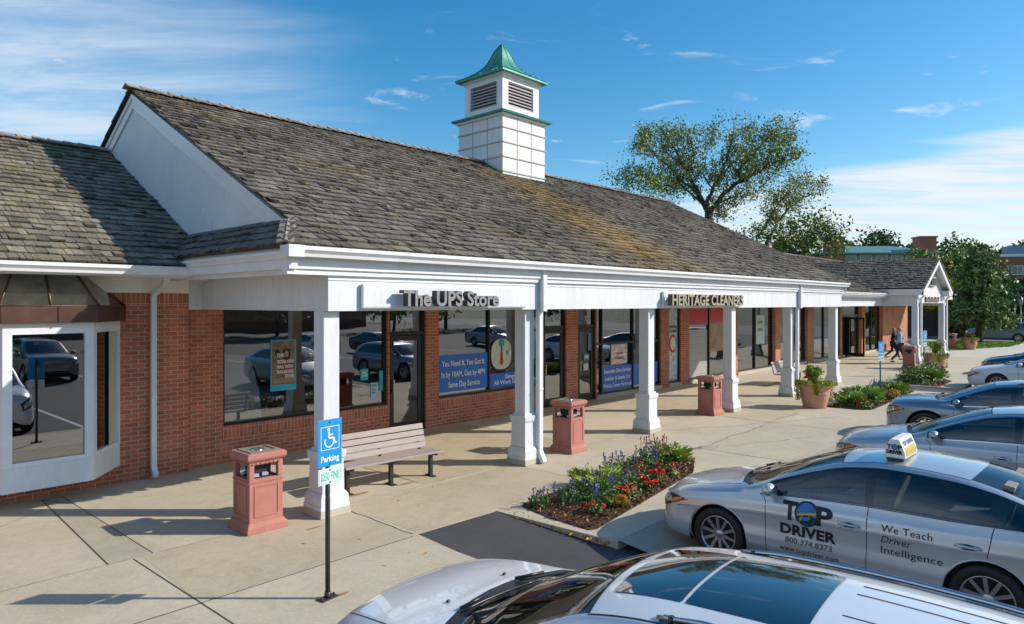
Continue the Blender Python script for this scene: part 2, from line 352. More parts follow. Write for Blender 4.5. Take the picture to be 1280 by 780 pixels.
# joints and cracks in the walk: narrow dark grooves filled with grit
def wig(p0, p1, amp=.0, n=1, w=.011, mb=None, z=.003):
    p0 = Vector(p0); p1 = Vector(p1); d = (p1-p0); N_ = max(1, n); nn = Vector((-d.y, d.x)).normalized(); pts = []; off = 0
    for i in range(N_+1):
        if 0 < i < N_: off = off*.7+random.gauss(0, amp)
        pts.append(p0+d*(i/N_)+nn*(off if i < N_ else 0))
    ww = [w*random.uniform(.5, 1.4) for _ in pts] if amp else [w]*len(pts)
    for i in range(N_):
        a, b = pts[i], pts[i+1]
        mb.add([(a.x-nn.x*ww[i]/2, a.y-nn.y*ww[i]/2, z), (b.x-nn.x*ww[i+1]/2, b.y-nn.y*ww[i+1]/2, z), (b.x+nn.x*ww[i+1]/2, b.y+nn.y*ww[i+1]/2, z), (a.x+nn.x*ww[i]/2, a.y+nn.y*ww[i]/2, z)], [(0, 1, 2, 3)])
J = MB()
wig((2.76, 12.4), (2.6, 8.78), mb=J, w=.015); wig((3.03, 12.4), (3.09, 8.8), mb=J, w=.014); wig((2.86, 8.75), (2.95, KY+.1), mb=J, w=.015)
wig((2.76, 12.42), (3.0, 11.9), mb=J, w=.02); wig((.5, 9.9), (2.75, 11.9), .02, 14, .01, J)
for x in (7.3, 11.7, 16.1, 20.4, 24.8, 29.5, 34, 38.5, 43, 48): wig((x, 12.6), (x+.04, 9.0), .012, 12, .012, J)
for x in (5.66, 9.4, 13.1, 17.2, 21.3, 25.3, 31, 35, 40, 45, 50): wig((x, 8.7), (x, 7.05), .012, 8, .014, J)
wig((13.1, 6.95), (13.1, KY), .01, 8, .012, J); wig((17.2, 6.95), (17.2, KY), .01, 8, .012, J)
wig((-10, 6.97), (5.6, 6.97), mb=J, w=.014)
wig((13.1, 6.9), (19.5, 7.2), .03, 40, .016, J); wig((13.1, 6.9), (16.5, 5.2), .05, 24, .010, J); wig((14.0, 8.6), (19, 6.1), .05, 40, .011, J); wig((17.5, 8.6), (21.0, 9.6), .05, 24, .01, J)
J.build('expansion_joint', mat('joint_dark', (.06, .05, .04), .9), kind='structure')
J = MB(); wig((-10, 8.77), (4.3, 8.77), .006, 60, .016, J); wig((4.3, 8.8), (53, 8.8), .01, 120, .012, J); wig((7.2, 6.95), (26, 7.0), .006, 60, .014, J)
wig((12.9, 6.95), (13.4, 6.8), .03, 5, .09, J); wig((13.1, 6.8), (12.8, 7.1), .03, 4, .06, J)
J.build('joint_filler', mat('joint_pale', (.33, .30, .25), .9, var=.3), kind='structure')
# slabs poured at other times: slightly different tones
for k_, (pl_, c_) in enumerate((([(2.78, 12.55), (3.03, 12.55), (3.09, 8.8), (2.61, 8.8)], (0.421, 0.380, 0.287)), ([(2.96, 8.74), (5.64, 8.74), (5.64, 7.0), (2.9, 7.0)], (0.462, 0.398, 0.281)), ([(5.74, 8.72), (9.38, 8.72), (9.38, 7.02), (5.74, 7.02)], (0.450, 0.380, 0.263)), ([(7.36, 12.6), (11.66, 12.6), (11.7, 8.84), (7.32, 8.84)], (0.445, 0.374, 0.257)), ([(13.12, 6.9), (17.16, 6.9), (17.16, 5.1), (13.12, 5.1)], (0.468, 0.409, 0.304)), ([(17.24, 8.72), (21.26, 8.72), (21.26, 7.05), (17.24, 7.05)], (0.456, 0.386, 0.269)), ([(16.14, 12.6), (20.36, 12.6), (20.4, 8.84), (16.14, 8.84)], (0.450, 0.386, 0.281)), ([(22, 7.6), (28.6, 7.6), (28.6, 7.0), (22, 7.0)], (0.386, 0.374, 0.351)), ([(46, 9.6), (66, 7.6), (66, 5.1), (46, 5.1)], (0.538, 0.503, 0.433)))):
    sheet('sidewalk_slab', pl_, .0015, concrete('concrete_slab_%d' % k_, c_, 1.+.1*k_))
ST = MB()
def blot(x, y, rx, ry, z=.002):
    n = 22; ST.add([(x+rx*math.cos(2*math.pi*k/n)*random.uniform(.75, 1.15), y+ry*math.sin(2*math.pi*k/n)*random.uniform(.75, 1.15), z) for k in range(n)], [tuple(range(n))])
for b in ((6.25, 9.15, .22, .05), (7.15, 9.1, .16, .05), (3.95, 6.12, .12, .03), (4.9, 8.2, .12, .03)): blot(*b)
ST.build('rust_stain', mat('rust', (.33, .18, .07), .9, var=.2, vscale=20), kind='structure')
# ---------------------------------------------------------------- the building
B = thing('shopping_building', 'long single storey brick shopping building with brown shake roof, white arcade columns and green-capped cupola', 'building', (16, 12.75, 0))
SPLIT = {'wall', 'pier', 'sill', 'downspout', 'frieze', 'brick_course', 'counter', 'beam', 'window_covering', 'soffit', 'fascia', 'gable', 'partition', 'raking_board', 'head_board', 'flashing', 'panel_moulding'}
def clusters(mb):
    n = len(mb.v); par = list(range(n))
    def fd(i):
        while par[i] != i: par[i] = par[par[i]]; i = par[i]
        return i
    for f in mb.f:
        for a in f[1:]: par[fd(a)] = fd(f[0])
    comp = {}
    for k, f in enumerate(mb.f): comp.setdefault(fd(f[0]), []).append(k)
    bx = []
    for k, fs in comp.items():
        vs = [mb.v[i] for f in fs for i in mb.f[f]]; bx.append([fs, [min(v[j] for v in vs)-.012 for j in range(3)], [max(v[j] for v in vs)+.012 for j in range(3)]])
    g = list(range(len(bx)))
    def gf(i):
        while g[i] != i: i = g[i]
        return i
    for i in range(len(bx)):
        for j in range(i):
            if all(bx[i][1][q] <= bx[j][2][q] and bx[j][1][q] <= bx[i][2][q] for q in range(3)): g[gf(i)] = gf(j)
    out = {}
    for i in range(len(bx)): out.setdefault(gf(i), []).extend(bx[i][0])
    return list(out.values())
def BP(mb, name, m, parent=None, **k):
    if name in SPLIT:
        cl = clusters(mb)
        if len(cl) > 1:
            o = None
            for fs in cl:
                s_ = MB(); mp = {}
                for f in fs:
                    q = []
                    for i in mb.f[f]:
                        if i not in mp: mp[i] = len(s_.v); s_.v.append(mb.v[i])
                        q.append(mp[i])
                    s_.f.append(tuple(q)); s_.m.append(mb.m[f]); s_.sm.append(mb.sm[f]); s_.c.append(mb.c[f])
                o = s_.build(name, m, parent or B, True, **k)
            return o
    return mb.build(name, m, parent or B, True, **k)
WY = 12.75; LY = 12.62; SL = .503; EY = 8.25; EZ = 3.79; RY = 15.56; RZ = EZ+SL*(RY-EY)
OPEN = [  # x0, x1, sill, kind, mullions
 (5.72, 9.52, .70, 'w', (7.85,)), (9.56, 10.64, 0, 'd', ()), (11.05, 14.95, .68, 'w', (12.86, 14.3)), (14.98, 16.05, 0, 'd', ()),
 (16.62, 17.55, 0, 'd', ()), (17.58, 21.45, .12, 'w', (17.95, 19.75)), (22.0, 22.85, .12, 'w', ()), (23.5, 27.05, .12, 'w', (25.2,)),
 (27.62, 31.4, .12, 'w', (29.5,)), (32.1, 35.45, .12, 'w', (33.8,)), (36.45, 40.6, .12, 'w', (38.2,)), (41.0, 44.1, 0, 'D', ()), (44.95, 48.4, .12, 'w', (46.7,))]
HEAD = 2.92
wall = MB(); xx = 5.06
for x0, x1, s_, k, mu in OPEN:
    wall.box(xx, x0, WY, WY+.28, 0, HEAD)
    if s_ > .3: wall.box(x0, x1, WY, WY+.28, 0, s_)
    xx = x1
wall.box(xx, 54.5, WY, WY+.28, 0, HEAD)
wall.box(54.22, 54.5, WY+.28, 22.6, 0, HEAD)
BP(wall, 'wall', BRICK)
w2 = MB(); w2.box(-9, 1.54, LY, LY+.28, 0, 2.98); w2.box(3.92, 5.03, LY, LY+.28, 0, 2.98); w2.box(1.54, 3.92, LY, LY+.28, 0, .45); w2.box(1.54, 3.92, LY, LY+.28, 2.7, 2.98)
BP(w2, 'wall', BRICK)
w3 = MB(); w3.box(-9, 5.03, LY+.002, LY+.28, 2.98, 3.19); BP(w3, 'brick_course', SOLD)
w4 = MB()
for x0, x1, s_, k, mu in OPEN:
    if s_ > .3: w4.box(x0-.02, x1+.0, WY-.012, WY+.0, s_-.21, s_-.0)
BP(w4, 'brick_course', SOLD)
w5 = MB(); w5.box(48.5, 54.6, WY-.12, WY, 0, 2.9); w5.box(44.2, 44.9, WY-.1, WY, 0, 2.9); w5.box(35.5, 36.4, WY-.06, WY, 0, 2.9); w5.box(31.45, 32.05, WY-.06, WY, 0, 2.9)
BP(w5, 'pier', BRICKO)
cf = MB(); cf.box(4.50, 4.73, 8.13, 8.36, 3.615, 3.775); BP(cf, 'gutter_corner', WHITE2, bevel=.008)
w6 = MB()
for x0, x1, s_, k, mu in OPEN:
    if k == 'w' and s_ < .3: w6.box(x0-.02, x1+.02, WY-.04, WY+.2, 0, .12)
BP(w6, 'sill', KERB)
# back and side walls, room behind the glass
rm = MB(); rm.box(-9, 54.2, 22.3, 22.6, 0, 3.2); rm.box(-9.2, -8.9, LY, 22.6, 0, 3.2); BP(rm, 'wall', BRICK)
rm = MB(); rm.box(-8.9, 54.2, 19.0, 19.2, 0, 2.98); 
for x in (5.0, 10.9, 16.3, 21.8, 27.3, 31.8, 36.2, 44.6, 50): rm.box(x, x+.12, WY+.3, 19.0, 0, 2.98)
rm.box(-8.9, 54.2, WY+.28, 19.2, 2.93, 2.99); BP(rm, 'partition', INT)
rm = MB(); rm.box(-8.9, 54.2, WY+.285, 19.0, -.1, .012); BP(rm, 'shop_floor', CARPET)
# shop fittings seen through the glass, plus a painted reflection
ft = MB()
for x0, x1, y, h in ((6.0, 7.2, 14.3, 1.0), (8.6, 9.3, 15.5, 1.2), (11.4, 14.2, 14.6, 1.05), (17.9, 20.8, 15.2, 1.1), (24, 26.4, 15, 1.4), (28, 31, 15.5, 1.1), (32.6, 35, 14.8, 1.5), (37, 40, 15, 1.2), (45.5, 48, 15, 1.1)):
    ft.box(x0, x1, y, y+.6, .012, h); ft.box(x0-.05, x1+.05, y-.05, y+.65, h, h+.04)
BP(ft, 'counter', mat('shop_fittings', (.16, .11, .07), .5, var=.2))
ft = MB(); ft.prism([(0, 0)], 0, 0) if False else ft.add([(5.78, WY+.14, .76), (6.55, WY+.14, .76), (6.50, WY+.14, 1.3), (6.30, WY+.14, 1.98), (5.78, WY+.14, 2.05)]+[(5.78, WY+.15, .76), (6.55, WY+.15, .76), (6.50, WY+.15, 1.3), (6.30, WY+.15, 1.98), (5.78, WY+.15, 2.05)], [(0, 1, 2, 3, 4), (9, 8, 7, 6, 5), (0, 5, 6, 1), (1, 6, 7, 2), (2, 7, 8, 3), (3, 8, 9, 4)]); BP(ft, 'painted_reflection', mat('painted_reflection', (.86, .84, .88), .7, var=.06))  # pale sheet stands in for a bright reflection on the first window
fd = MB(); fd.box(5.6, 14.97, WY+.2, WY+.215, 2.66, 2.93); BP(fd, 'window_valance', mat('valance', (.40, .38, .30), .7, var=.15, stretch=(8, 1, 1)))
def window(x0, x1, z0, z1, mull=(), bars=(), y=None, door=False, glassm=None, fw=.055, dark=BRONZE, parent=None):
    y = WY+.06 if y is None else y; f = MB()
    f.box(x0, x0+fw, y, y+.12, z0, z1); f.box(x1-fw, x1, y, y+.12, z0, z1); f.box(x0+fw, x1-fw, y, y+.12, z1-fw, z1); f.box(x0+fw, x1-fw, y, y+.12, z0, z0+fw)
    for m in mull: f.box(m-fw/2, m+fw/2, y-.004, y+.124, z0+fw, z1-fw)
    xs = [x0+fw]+sum([[m-fw/2, m+fw/2] for m in mull], [])+[x1-fw]
    for b in bars:
        for a, c in zip(xs[::2], xs[1::2]): f.box(a, c, y+.002, y+.118, b-fw/2, b+fw/2)
    o = BP(f, 'window', dark, parent, bevel=.004)
    for a, c in zip(xs[::2], xs[1::2]):
        BP(MB().add([(a, y+.06, z0+fw), (c, y+.06, z0+fw), (c, y+.06, z1-fw), (a, y+.06, z1-fw)], [(0, 1, 2, 3)]), 'pane', glassm or SGLASS, o)
    return o
def door(x0, x1, num=None, hinge=0, closer=True):
    y = WY+.05; f = MB(); T = 2.27
    f.box(x0, x0+.07, y, y+.13, 0, HEAD); f.box(x1-.07, x1, y, y+.13, 0, HEAD); f.box(x0+.07, x1-.07, y, y+.13, HEAD-.06, HEAD); f.box(x0+.07, x1-.07, y, y+.13, T, T+.09)
    d = BP(f, 'door', BRONZE, bevel=.004)
    a, c = x0+.08, x1-.08; l = MB(); l.box(a, a+.1, y+.02, y+.07, .01, T-.01); l.box(c-.1, c, y+.02, y+.07, .01, T-.01); l.box(a+.1, c-.1, y+.02, y+.07, T-.13, T-.01); l.box(a+.1, c-.1, y+.02, y+.07, .01, .24)
    BP(l, 'door_leaf', BRONZE, d, bevel=.004)
    BP(MB().add([(a+.1, y+.045, .24), (c-.1, y+.045, .24), (c-.1, y+.045, T-.13), (a+.1, y+.045, T-.13)], [(0, 1, 2, 3)]), 'pane', SGLASS, d)
    BP(MB().add([(x0+.07, y+.06, T+.09), (x1-.07, y+.06, T+.09), (x1-.07, y+.06, HEAD-.06), (x0+.07, y+.06, HEAD-.06)], [(0, 1, 2, 3)]), 'pane', SGLASS, d)
    h = MB(); h.box(a+.03, a+.07, y-.06, y-.03, .95, 1.25); h.box(a+.04, a+.06, y-.03, y+.02, .98, 1.0); h.box(a+.04, a+.06, y-.03, y+.02, 1.2, 1.22)
    BP(h, 'handle', mat('brass_handle', (.45, .38, .22), .3, metal=.9), d)
    if num: wall_text(num, (x0+x1)/2-.02, y+.045, T+.2, .2, None, .002, .004, WHITE2, 'door_number', d)
    return d
for x0, x1, s_, k, mu in OPEN:
    if k == 'w':
        window(x0, x1, s_, HEAD-.0, mu, bars=(1.72,) if x0 == 17.58 else ())
    elif k == 'd': door(x0, x1, {9.56: '3', 14.98: '5', 16.62: '7'}[x0])
    else:
        y = WY+.05; f = MB(); f.box(x0, x0+.1, y, y+.13, 0, HEAD); f.box(x1-.1, x1, y, y+.13, 0, HEAD); f.box(x0+.1, x1-.1, y, y+.13, 2.25, 2.38); f.box(x0+1.0, x0+1.08, y, y+.13, 0, 2.25)
        d = BP(f, 'door', BRONZE)
        lf = MB(); lf.box(x0+1.08, x0+1.13, y-.09, y, .01, 2.24); lf.box(x0+1.08, x0+1.13, y-.9, y-.8, .01, 2.24); lf.box(x0+1.08, x0+1.13, y-.8, y-.09, .01, .2); lf.box(x0+1.08, x0+1.13, y-.8, y-.09, 2.12, 2.24); BP(MB().box(x0+.1, x1-.1, y+.9, y+.95, 0, 2.9), 'partition', mat('dark_interior', (.05, .05, .055), .8))  # dark sheet stands in for the unlit space behind the open door
        BP(lf, 'door_leaf', BRONZE, d)
        BP(MB().add([(x0+.1, y+.06, 2.38), (x1-.1, y+.06, 2.38), (x1-.1, y+.06, HEAD), (x0+.1, y+.06, HEAD)], [(0, 1, 2, 3)]), 'pane', SGLASS, d)
        BP(MB().add([(x0+1.9, y+.06, .05), (x1-.1, y+.06, .05), (x1-.1, y+.06, 2.25), (x0+1.9, y+.06, 2.25)], [(0, 1, 2, 3)]), 'pane', SGLASS, d)
# blinds, red banners and a tan panel on the window panes
bl = MB(); 
for k in range(26): bl.box(23.6, 25.1, WY+.108, WY+.112, .2+k*.07, .262+k*.07)
BP(bl, 'window_covering', mat('white_blind', (.36, .36, .34), .35))
bl = MB(); bl.box(23.58, 25.12, WY+.09, WY+.10, 2.2, 2.84); BP(bl, 'window_covering', mat('red_banner', (.45, .02, .03), .5, var=.2))
bl = MB(); bl.box(25.26, 26.96, WY+.09, WY+.10, 2.25, 2.84); BP(MB().box(25.26, 26.96, WY+.10, WY+.108, 1.1, 2.2), 'window_covering', mat('tan_panel', (.26, .17, .06), .3, var=.4, vscale=2)); BP(bl, 'window_covering', MATS['red_banner'])  # flat tan panel laid over the right-hand pane
# beam, frieze, soffit, gutters of the arcade
X0, X1 = 5.26, 26.98
b = MB(); b.box(X0, X1, 8.42, 8.82, 2.9, 3.40); b.box(X0, X0+.2, 8.82, WY-.003, 2.9, 3.46); b.box(X1-.2, X1, 8.82, 10.2, 2.9, 3.46); b.box(5.03, X0-.002, LY-.03, WY+.28, HEAD-.02, 3.46)
b.box(X0, X1+.02, WY-.06, WY+.3, HEAD, 3.46)
BP(b, 'beam', WHITE)
b = MB(); b.box(X0-.004, X1+.004, 8.408, 8.42, 3.335, 3.35); b.box(4.72, X1+.012, 8.375, 8.515, 3.40, 3.47)
b.box(4.72, X1+.05, 8.362, WY, 3.47, 3.52); b.box(4.72, 4.74, 8.515, LY, 3.40, 3.47)
b.box(4.724, X1+.03, 8.345, 8.362, 3.475, 3.66)
BP(b, 'frieze', WHITE2)
b = MB(); b.box(X0+.2, X1-.2, 8.82, WY-.06, 3.2, 3.24); b.box(-9, 4.72, 11.72, LY, 3.44, 3.47); b.box(-9, 5.03, LY-.02, LY+.28, 3.19, 3.6); b.box(4.74, X0, 8.52, LY-.02, 3.452, 3.47)
BP(b, 'soffit', SOFF)
sm_ = MB()
for x in (7.7, 11.9, 16.0, 18.9, 20.6, 24.7): sm_.box(x, x+.005, 8.4185, 8.42, 2.9, 3.335)
for x in (8.1, 12.6, 17.4, 21.9): sm_.box(x, x+.004, 8.3735, 8.375, 3.40, 3.47)
BP(sm_, 'board_seam', mat('seam_grey', (.30, .31, .33), .8))
def gutter(name, p0, p1, out, z, parent=None, w=.12, h=.13):
    """K-shaped gutter from p0 to p1 (x,y); out = outward unit vector"""
    p0 = Vector((*p0, 0)); p1 = Vector((*p1, 0)); o = Vector((*out, 0)); pr = [(0, 0), (.55*w, 0), (.62*w, .3*h), (.9*w, .55*h), (w, .62*h), (w, h), (.92*w, h), (.92*w, .68*h), (.1*w, .2*h), (.0, .2*h)]
    mb = MB(); n = len(pr); vs = [p+o*a+Vector((0, 0, z+c)) for p in (p0, p1) for a, c in pr]
    mb.add(vs, [(i, (i+1) % n, n+(i+1) % n, n+i) for i in range(n)]+[tuple(range(n))[::-1], tuple(range(n, 2*n))])
    return BP(mb, name, WHITE2, parent)
gutter('gutter', (4.6, 8.26), (X1+.1, 8.26), (0, -1), 3.63, h=.14)
gutter('gutter', (4.62, 8.26), (4.62, 12.0), (-1, 0), 3.60, w=.1, h=.1)
gutter('gutter', (-9, 11.62), (4.7, 11.62), (0, -1), 3.46, w=.13, h=.14)
b = MB(); b.box(-9, 4.7, 11.63, 11.72, 3.44, 3.60); b.box(4.60, 4.72, 8.30, 12.2, 3.47, 3.755); b.box(4.60, X1+.05, 8.262, 8.345, 3.62, 3.755); b.box(4.595, 4.722, 8.345, 8.47, 3.40, 3.755)
BP(b, 'fascia', WHITE2)
def downspout(x, y, ztop, z0=.02, out=(0, -1), off=.1, seam=1.4, s=.045, topy=0.):
    mb = MB(); o = Vector((*out, 0)); P = lambda d, z: Vector((x, y, z))+o*d
    pts = [P(topy, ztop), P(topy, ztop-.12), P(0, ztop-.3), P(0, .22), P(.04, .12), P(.12, z0+.02)]
    for a, c in zip(pts[:-1], pts[1:]):
        d = (c-a); ln = d.length; M = Matrix.Translation((a+c)/2) @ d.to_track_quat('Z', 'Y').to_matrix().to_4x4(); mb.obox(M, s, s, ln/2+.012)
    mb.obox(Matrix.Translation(P(0, seam)), s+.006, s+.006, .02); mb.obox(Matrix.Translation(P(0, 2.4)), s+.006, s+.006, .02)
    return BP(mb, 'downspout', WHITE2, bevel=.01)
downspout(4.42, LY-.06, 3.47, .05, topy=.55)
def arc_downspout(x, ytop=8.2):
    mb = MB(); mb.box(x-.06, x+.06, 8.30, 8.40, 2.86, 3.63); mb.box(x-.055, x+.055, 8.40, 8.50, .22, 2.9)
    mb.box(x-.062, x+.062, 8.393, 8.507, 1.38, 1.42)
    mb.obox(Matrix.Translation((x, 8.40, .14)) @ Matrix.Rotation(R(-28), 4, 'X'), .055, .045, .13)
    return BP(mb, 'downspout', WHITE2, bevel=.012)
COLX = [5.39, 9.64, 13.93, 18.25, 22.52, 26.83]
for x in (COLX[1]+.18, COLX[4]+.18): arc_downspout(x)
def column(x, y, w=.13, H_=2.9):
    m = MB(); m.box(x-w, x+w, y-w, y+w, .80, H_)
    c = BP(m, 'column', WHITE, bevel=.012)
    k = w/.13; b = MB(); b.frust(x, y, .10, .16, .235*k, .235*k); b.frust(x, y, .16, .27, .225*k, .225*k); b.frust(x, y, .27, .33, .225*k, .19*k); b.frust(x, y, .33, .84, .18*k, .172*k); b.frust(x, y, .80, .86, .19*k, .20*k); b.frust(x, y, .86, .91, .20*k, .20*k); b.frust(x, y, .91, .95, .165*k, .15*k)
    BP(b, 'pedestal', WHITE, c, bevel=.006)
    BP(MB().frust(x, y, 0, .10, .25*k, .24*k), 'plinth', KERB, c, bevel=.01)
for x in COLX: column(x, 8.67)
for x in (39.35, 45.3):
    column(x, 8.75, .14, 2.9)
# lower canopy to the right and the entrance porch
PXL, PXR, PXC, PF, PEZ, PRZ = 38.7, 45.4, 42.05, 8.2, 3.80, 5.44
b = MB(); b.box(X1+.02, 39.2, 10.2, 10.4, 2.9, 3.3); b.box(X1+.02, 54.6, 10.4, WY, 3.14, 3.2); b.box(X1+.02, 54.6, WY-.05, WY+.3, HEAD, 3.6)
b.box(39.2, 39.42, 8.62, 10.2, 2.9, 3.46); b.box(39.42, 45.2, 8.62, 8.9, 3.05, 3.46); b.box(45.2, 45.42, 8.62, WY-.06, 2.9, 3.46); b.box(39.2, 39.42, 10.2, WY-.06, 2.9, 3.3)
b.box(45.42, 54.6, 10.2, 10.4, 2.9, 3.3)
BP(b, 'beam', WHITE)
b = MB(); b.box(X1+.02, 39.05, 10.0, 10.2, 3.30, 3.36); b.box(X1+.02, 39.05, 9.92, 10.2, 3.36, 3.5); b.box(45.5, 54.7, 9.92, 10.2, 3.3, 3.5); b.box(38.78, 39.2, 8.4, 10.9, 3.46, 3.60); b.box(38.74, 38.80, 8.3, 11.0, 3.58, 3.78)
b.box(45.42, 45.3+.4, 8.4, 10.9, 3.46, 3.6)
BP(b, 'frieze', WHITE2)
gutter('gutter', (38.74, 8.22), (38.74, 11.2), (-1, 0), 3.62, w=.1, h=.12); gutter('gutter', (45.42, 8.22), (45.42, 11.2), (1, 0), 3.62, w=.12, h=.12); gutter('gutter', (X1+.02, 9.92), (39.0, 9.92), (0, -1), 3.42, w=.11, h=.12)
arcp = MB()
for x in (39.62, 45.55):
    arcp.box(x-.05, x+.05, 8.5, 8.59, .2, 3.3); arcp.obox(Matrix.Translation((x, 8.46, .14)) @ Matrix.Rotation(R(-28), 4, 'X'), .05, .045, .12)
    arcp.tube([(x, 8.55, 3.3), (x+.02, 8.4, 3.45), (x+(.15 if x > 42 else -.5), 8.3, 3.6)], .05)
BP(arcp, 'downspout', WHITE2)
g_ = MB()   # gable front, recessed tympanum, raking boards
g_.add([(PXL+.35, PF+.42, 3.46), (PXR-.35, PF+.42, 3.46), (PXR-.35, PF+.42, 3.7), (PXC, PF+.42, PRZ-.16), (PXL+.35, PF+.42, 3.7), (PXL+.35, PF+.5, 3.46), (PXR-.35, PF+.5, 3.46), (PXR-.35, PF+.5, 3.7), (PXC, PF+.5, PRZ-.16), (PXL+.35, PF+.5, 3.7)], [(0, 1, 2, 3, 4), (9, 8, 7, 6, 5), (0, 5, 6, 1), (1, 6, 7, 2), (2, 7, 8, 3), (3, 8, 9, 4), (4, 9, 5, 0)])
BP(g_, 'gable', WHITE)
g_ = MB()
for sx in (-1, 1):
    xe = PXC+sx*(PXR-PXL)/2; a = [(xe, 3.76), (PXC, PRZ-.04), (PXC, PRZ-.34), (xe, 3.46)]
    vs = [(x, PF+.03, z) for x, z in a]+[(x, PF+.10, z) for x, z in a]; g_.add(vs, [(0, 1, 2, 3), (7, 6, 5, 4), (0, 4, 5, 1), (1, 5, 6, 2), (2, 6, 7, 3), (3, 7, 4, 0)])
    g_.box(min(xe, xe-sx*.75), max(xe, xe-sx*.75), PF+.05, PF+.45, 3.44, 3.74)
BP(g_, 'raking_board', WHITE2)
# ---- roofs: a deck and individually laid shakes
def shakes(name, quad_fn, ulen, vlen, clip=None, colour=None, exposure=.235, mossf=None, parent=None):
    """quad_fn(u,v,h)->xyz; u along the course, v up the slope, h off the deck"""
    V = []; F = []; C = []; nrow = int(vlen/exposure)+1
    for r in range(nrow):
        v0 = r*exposure; u = -random.uniform(0, .2); rc = random.uniform(.9, 1.1)
        while u < ulen:
            w = random.uniform(.07, .20); a, b_ = max(u, 0)+.004, min(u+w, ulen)-.004; u += w
            if b_-a < .03: continue
            if clip and not clip((a+b_)/2, v0+exposure/2): continue
            t = random.uniform(.028, .048); dv = random.gauss(0, .011)-.01; v1 = min(v0+exposure+.03, vlen); lf = random.uniform(0, .01) if random.random() < .9 else .03; tw = random.uniform(-.006, .006)
            o = len(V); hb = t+lf
            V += [quad_fn(a, v0+dv, hb+tw), quad_fn(b_, v0+dv+random.gauss(0, .006), hb-tw), quad_fn(b_, v1, .012), quad_fn(a, v1, .012), quad_fn(a, v0+dv, hb-t), quad_fn(b_, v0+dv, hb-t)]
            F += [(o, o+1, o+2, o+3), (o+4, o+5, o+1, o), (o+5, o+2, o+1), (o+4, o, o+3)]
            k = .82*random.choice((.62, .78, .88, .95, 1.0, 1.12))*random.uniform(.88, 1.12)*rc; base = random.choice(((.20, .166, .128), (.19, .164, .132), (.205, .174, .122), (.195, .173, .145)))
            c = [q*k for q in base]
            if colour: c = colour((a+b_)/2, v0, c)
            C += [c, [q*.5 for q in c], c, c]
    mb = MB(); mb.v = V; mb.f = F; mb.m = [0]*len(F); mb.sm = [False]*len(F); mb.c = C
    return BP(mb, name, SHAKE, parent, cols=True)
DECK = mat('roof_deck', (.07, .058, .045), .9)
def roof_plane(name, xa, xb, ye, ze, yr, zr, ext=0., **kw):
    L_ = math.hypot(yr-ye, zr-ze); dy, dz = (yr-ye)/L_, (zr-ze)/L_
    fn = lambda u, v, h: (xa+u, ye+dy*v-dz*h*(1 if dy > 0 else -1), ze+dz*v+abs(dy)*h)
    d = MB(); t = .028; vs = [fn(0, 0, 0), fn(xb-xa, 0, 0), fn(xb-xa, L_, 0), fn(0, L_, 0), fn(0, 0, -t), fn(xb-xa, 0, -t), fn(xb-xa, L_, -t), fn(0, L_, -t)]
    d.add(vs, [(0, 1, 2, 3), (7, 6, 5, 4), (0, 4, 5, 1), (1, 5, 6, 2), (2, 6, 7, 3), (3, 7, 4, 0)])
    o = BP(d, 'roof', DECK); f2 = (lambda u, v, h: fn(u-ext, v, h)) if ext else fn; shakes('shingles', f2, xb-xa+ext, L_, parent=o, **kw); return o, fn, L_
def moss(xa):
    def f(u, v, c):
        x = xa+u; cx_ = 15.5-.15*(7.5-v) ; wd = .95+.12*(7.5-v); q = math.exp(-((x-cx_)/wd)**2)*(1 if v > .6 else .6)*random.uniform(.35, 1.25)
        q += max(0, math.sin(x*.9+v*1.7)*math.sin(x*.37-v*.8+2)-.55)*random.uniform(0, .8)
        q = min(.9, q); kk = random.uniform(.75, 1.15); m = (.30*kk, .195*kk, .055*kk)
        d = 1-.22*max(0, math.sin(x*.55+1.3*math.sin(v*.8)))
        return [(c[i]*(1-q)+m[i]*q)*d for i in range(3)]
    return f
GX = 5.1
RXE = 27.0
roof_main, fnm, LM = roof_plane('r', GX-.06, RXE, EY-.03, EZ-.015, RY, RZ, colour=moss(GX-.57), ext=.51, clip=lambda u, v: u > min(.51, max(0, v-.1)*.893/.93*.57))
roof_plane('r', GX-.12, RXE, RY+7.3, EZ, RY, RZ, exposure=.5)
def oldmoss(u, v, c):
    q = max(0, math.sin(u*1.3+v)*math.sin(v*1.9+u*.5)-.3)*.5*random.random(); return [c[0]*(1-q)*1.3+.26*q, c[1]*(1-q)*1.28+.2*q, c[2]*(1-q)*1.2+.05*q]
LRY, LRZ = 17.1, 6.4; LEY = 11.55; LEZ = LRZ-SL*(LRY-LEY)
roof_plane('r', -9.5, GX-.02, LEY, LEZ, LRY, LRZ, colour=oldmoss)
roof_plane('r', -9.5, GX-.02, LRY+5.6, LEZ, LRY, LRZ, exposure=.5)
WEY = 9.98; 
roof_plane('r', RXE+.02, 54.8, WEY, 3.53, LRY, LRZ-.25)
roof_plane('r', RXE+.02, 54.8, LRY+6, 3.6, LRY, LRZ-.25, exposure=.5)
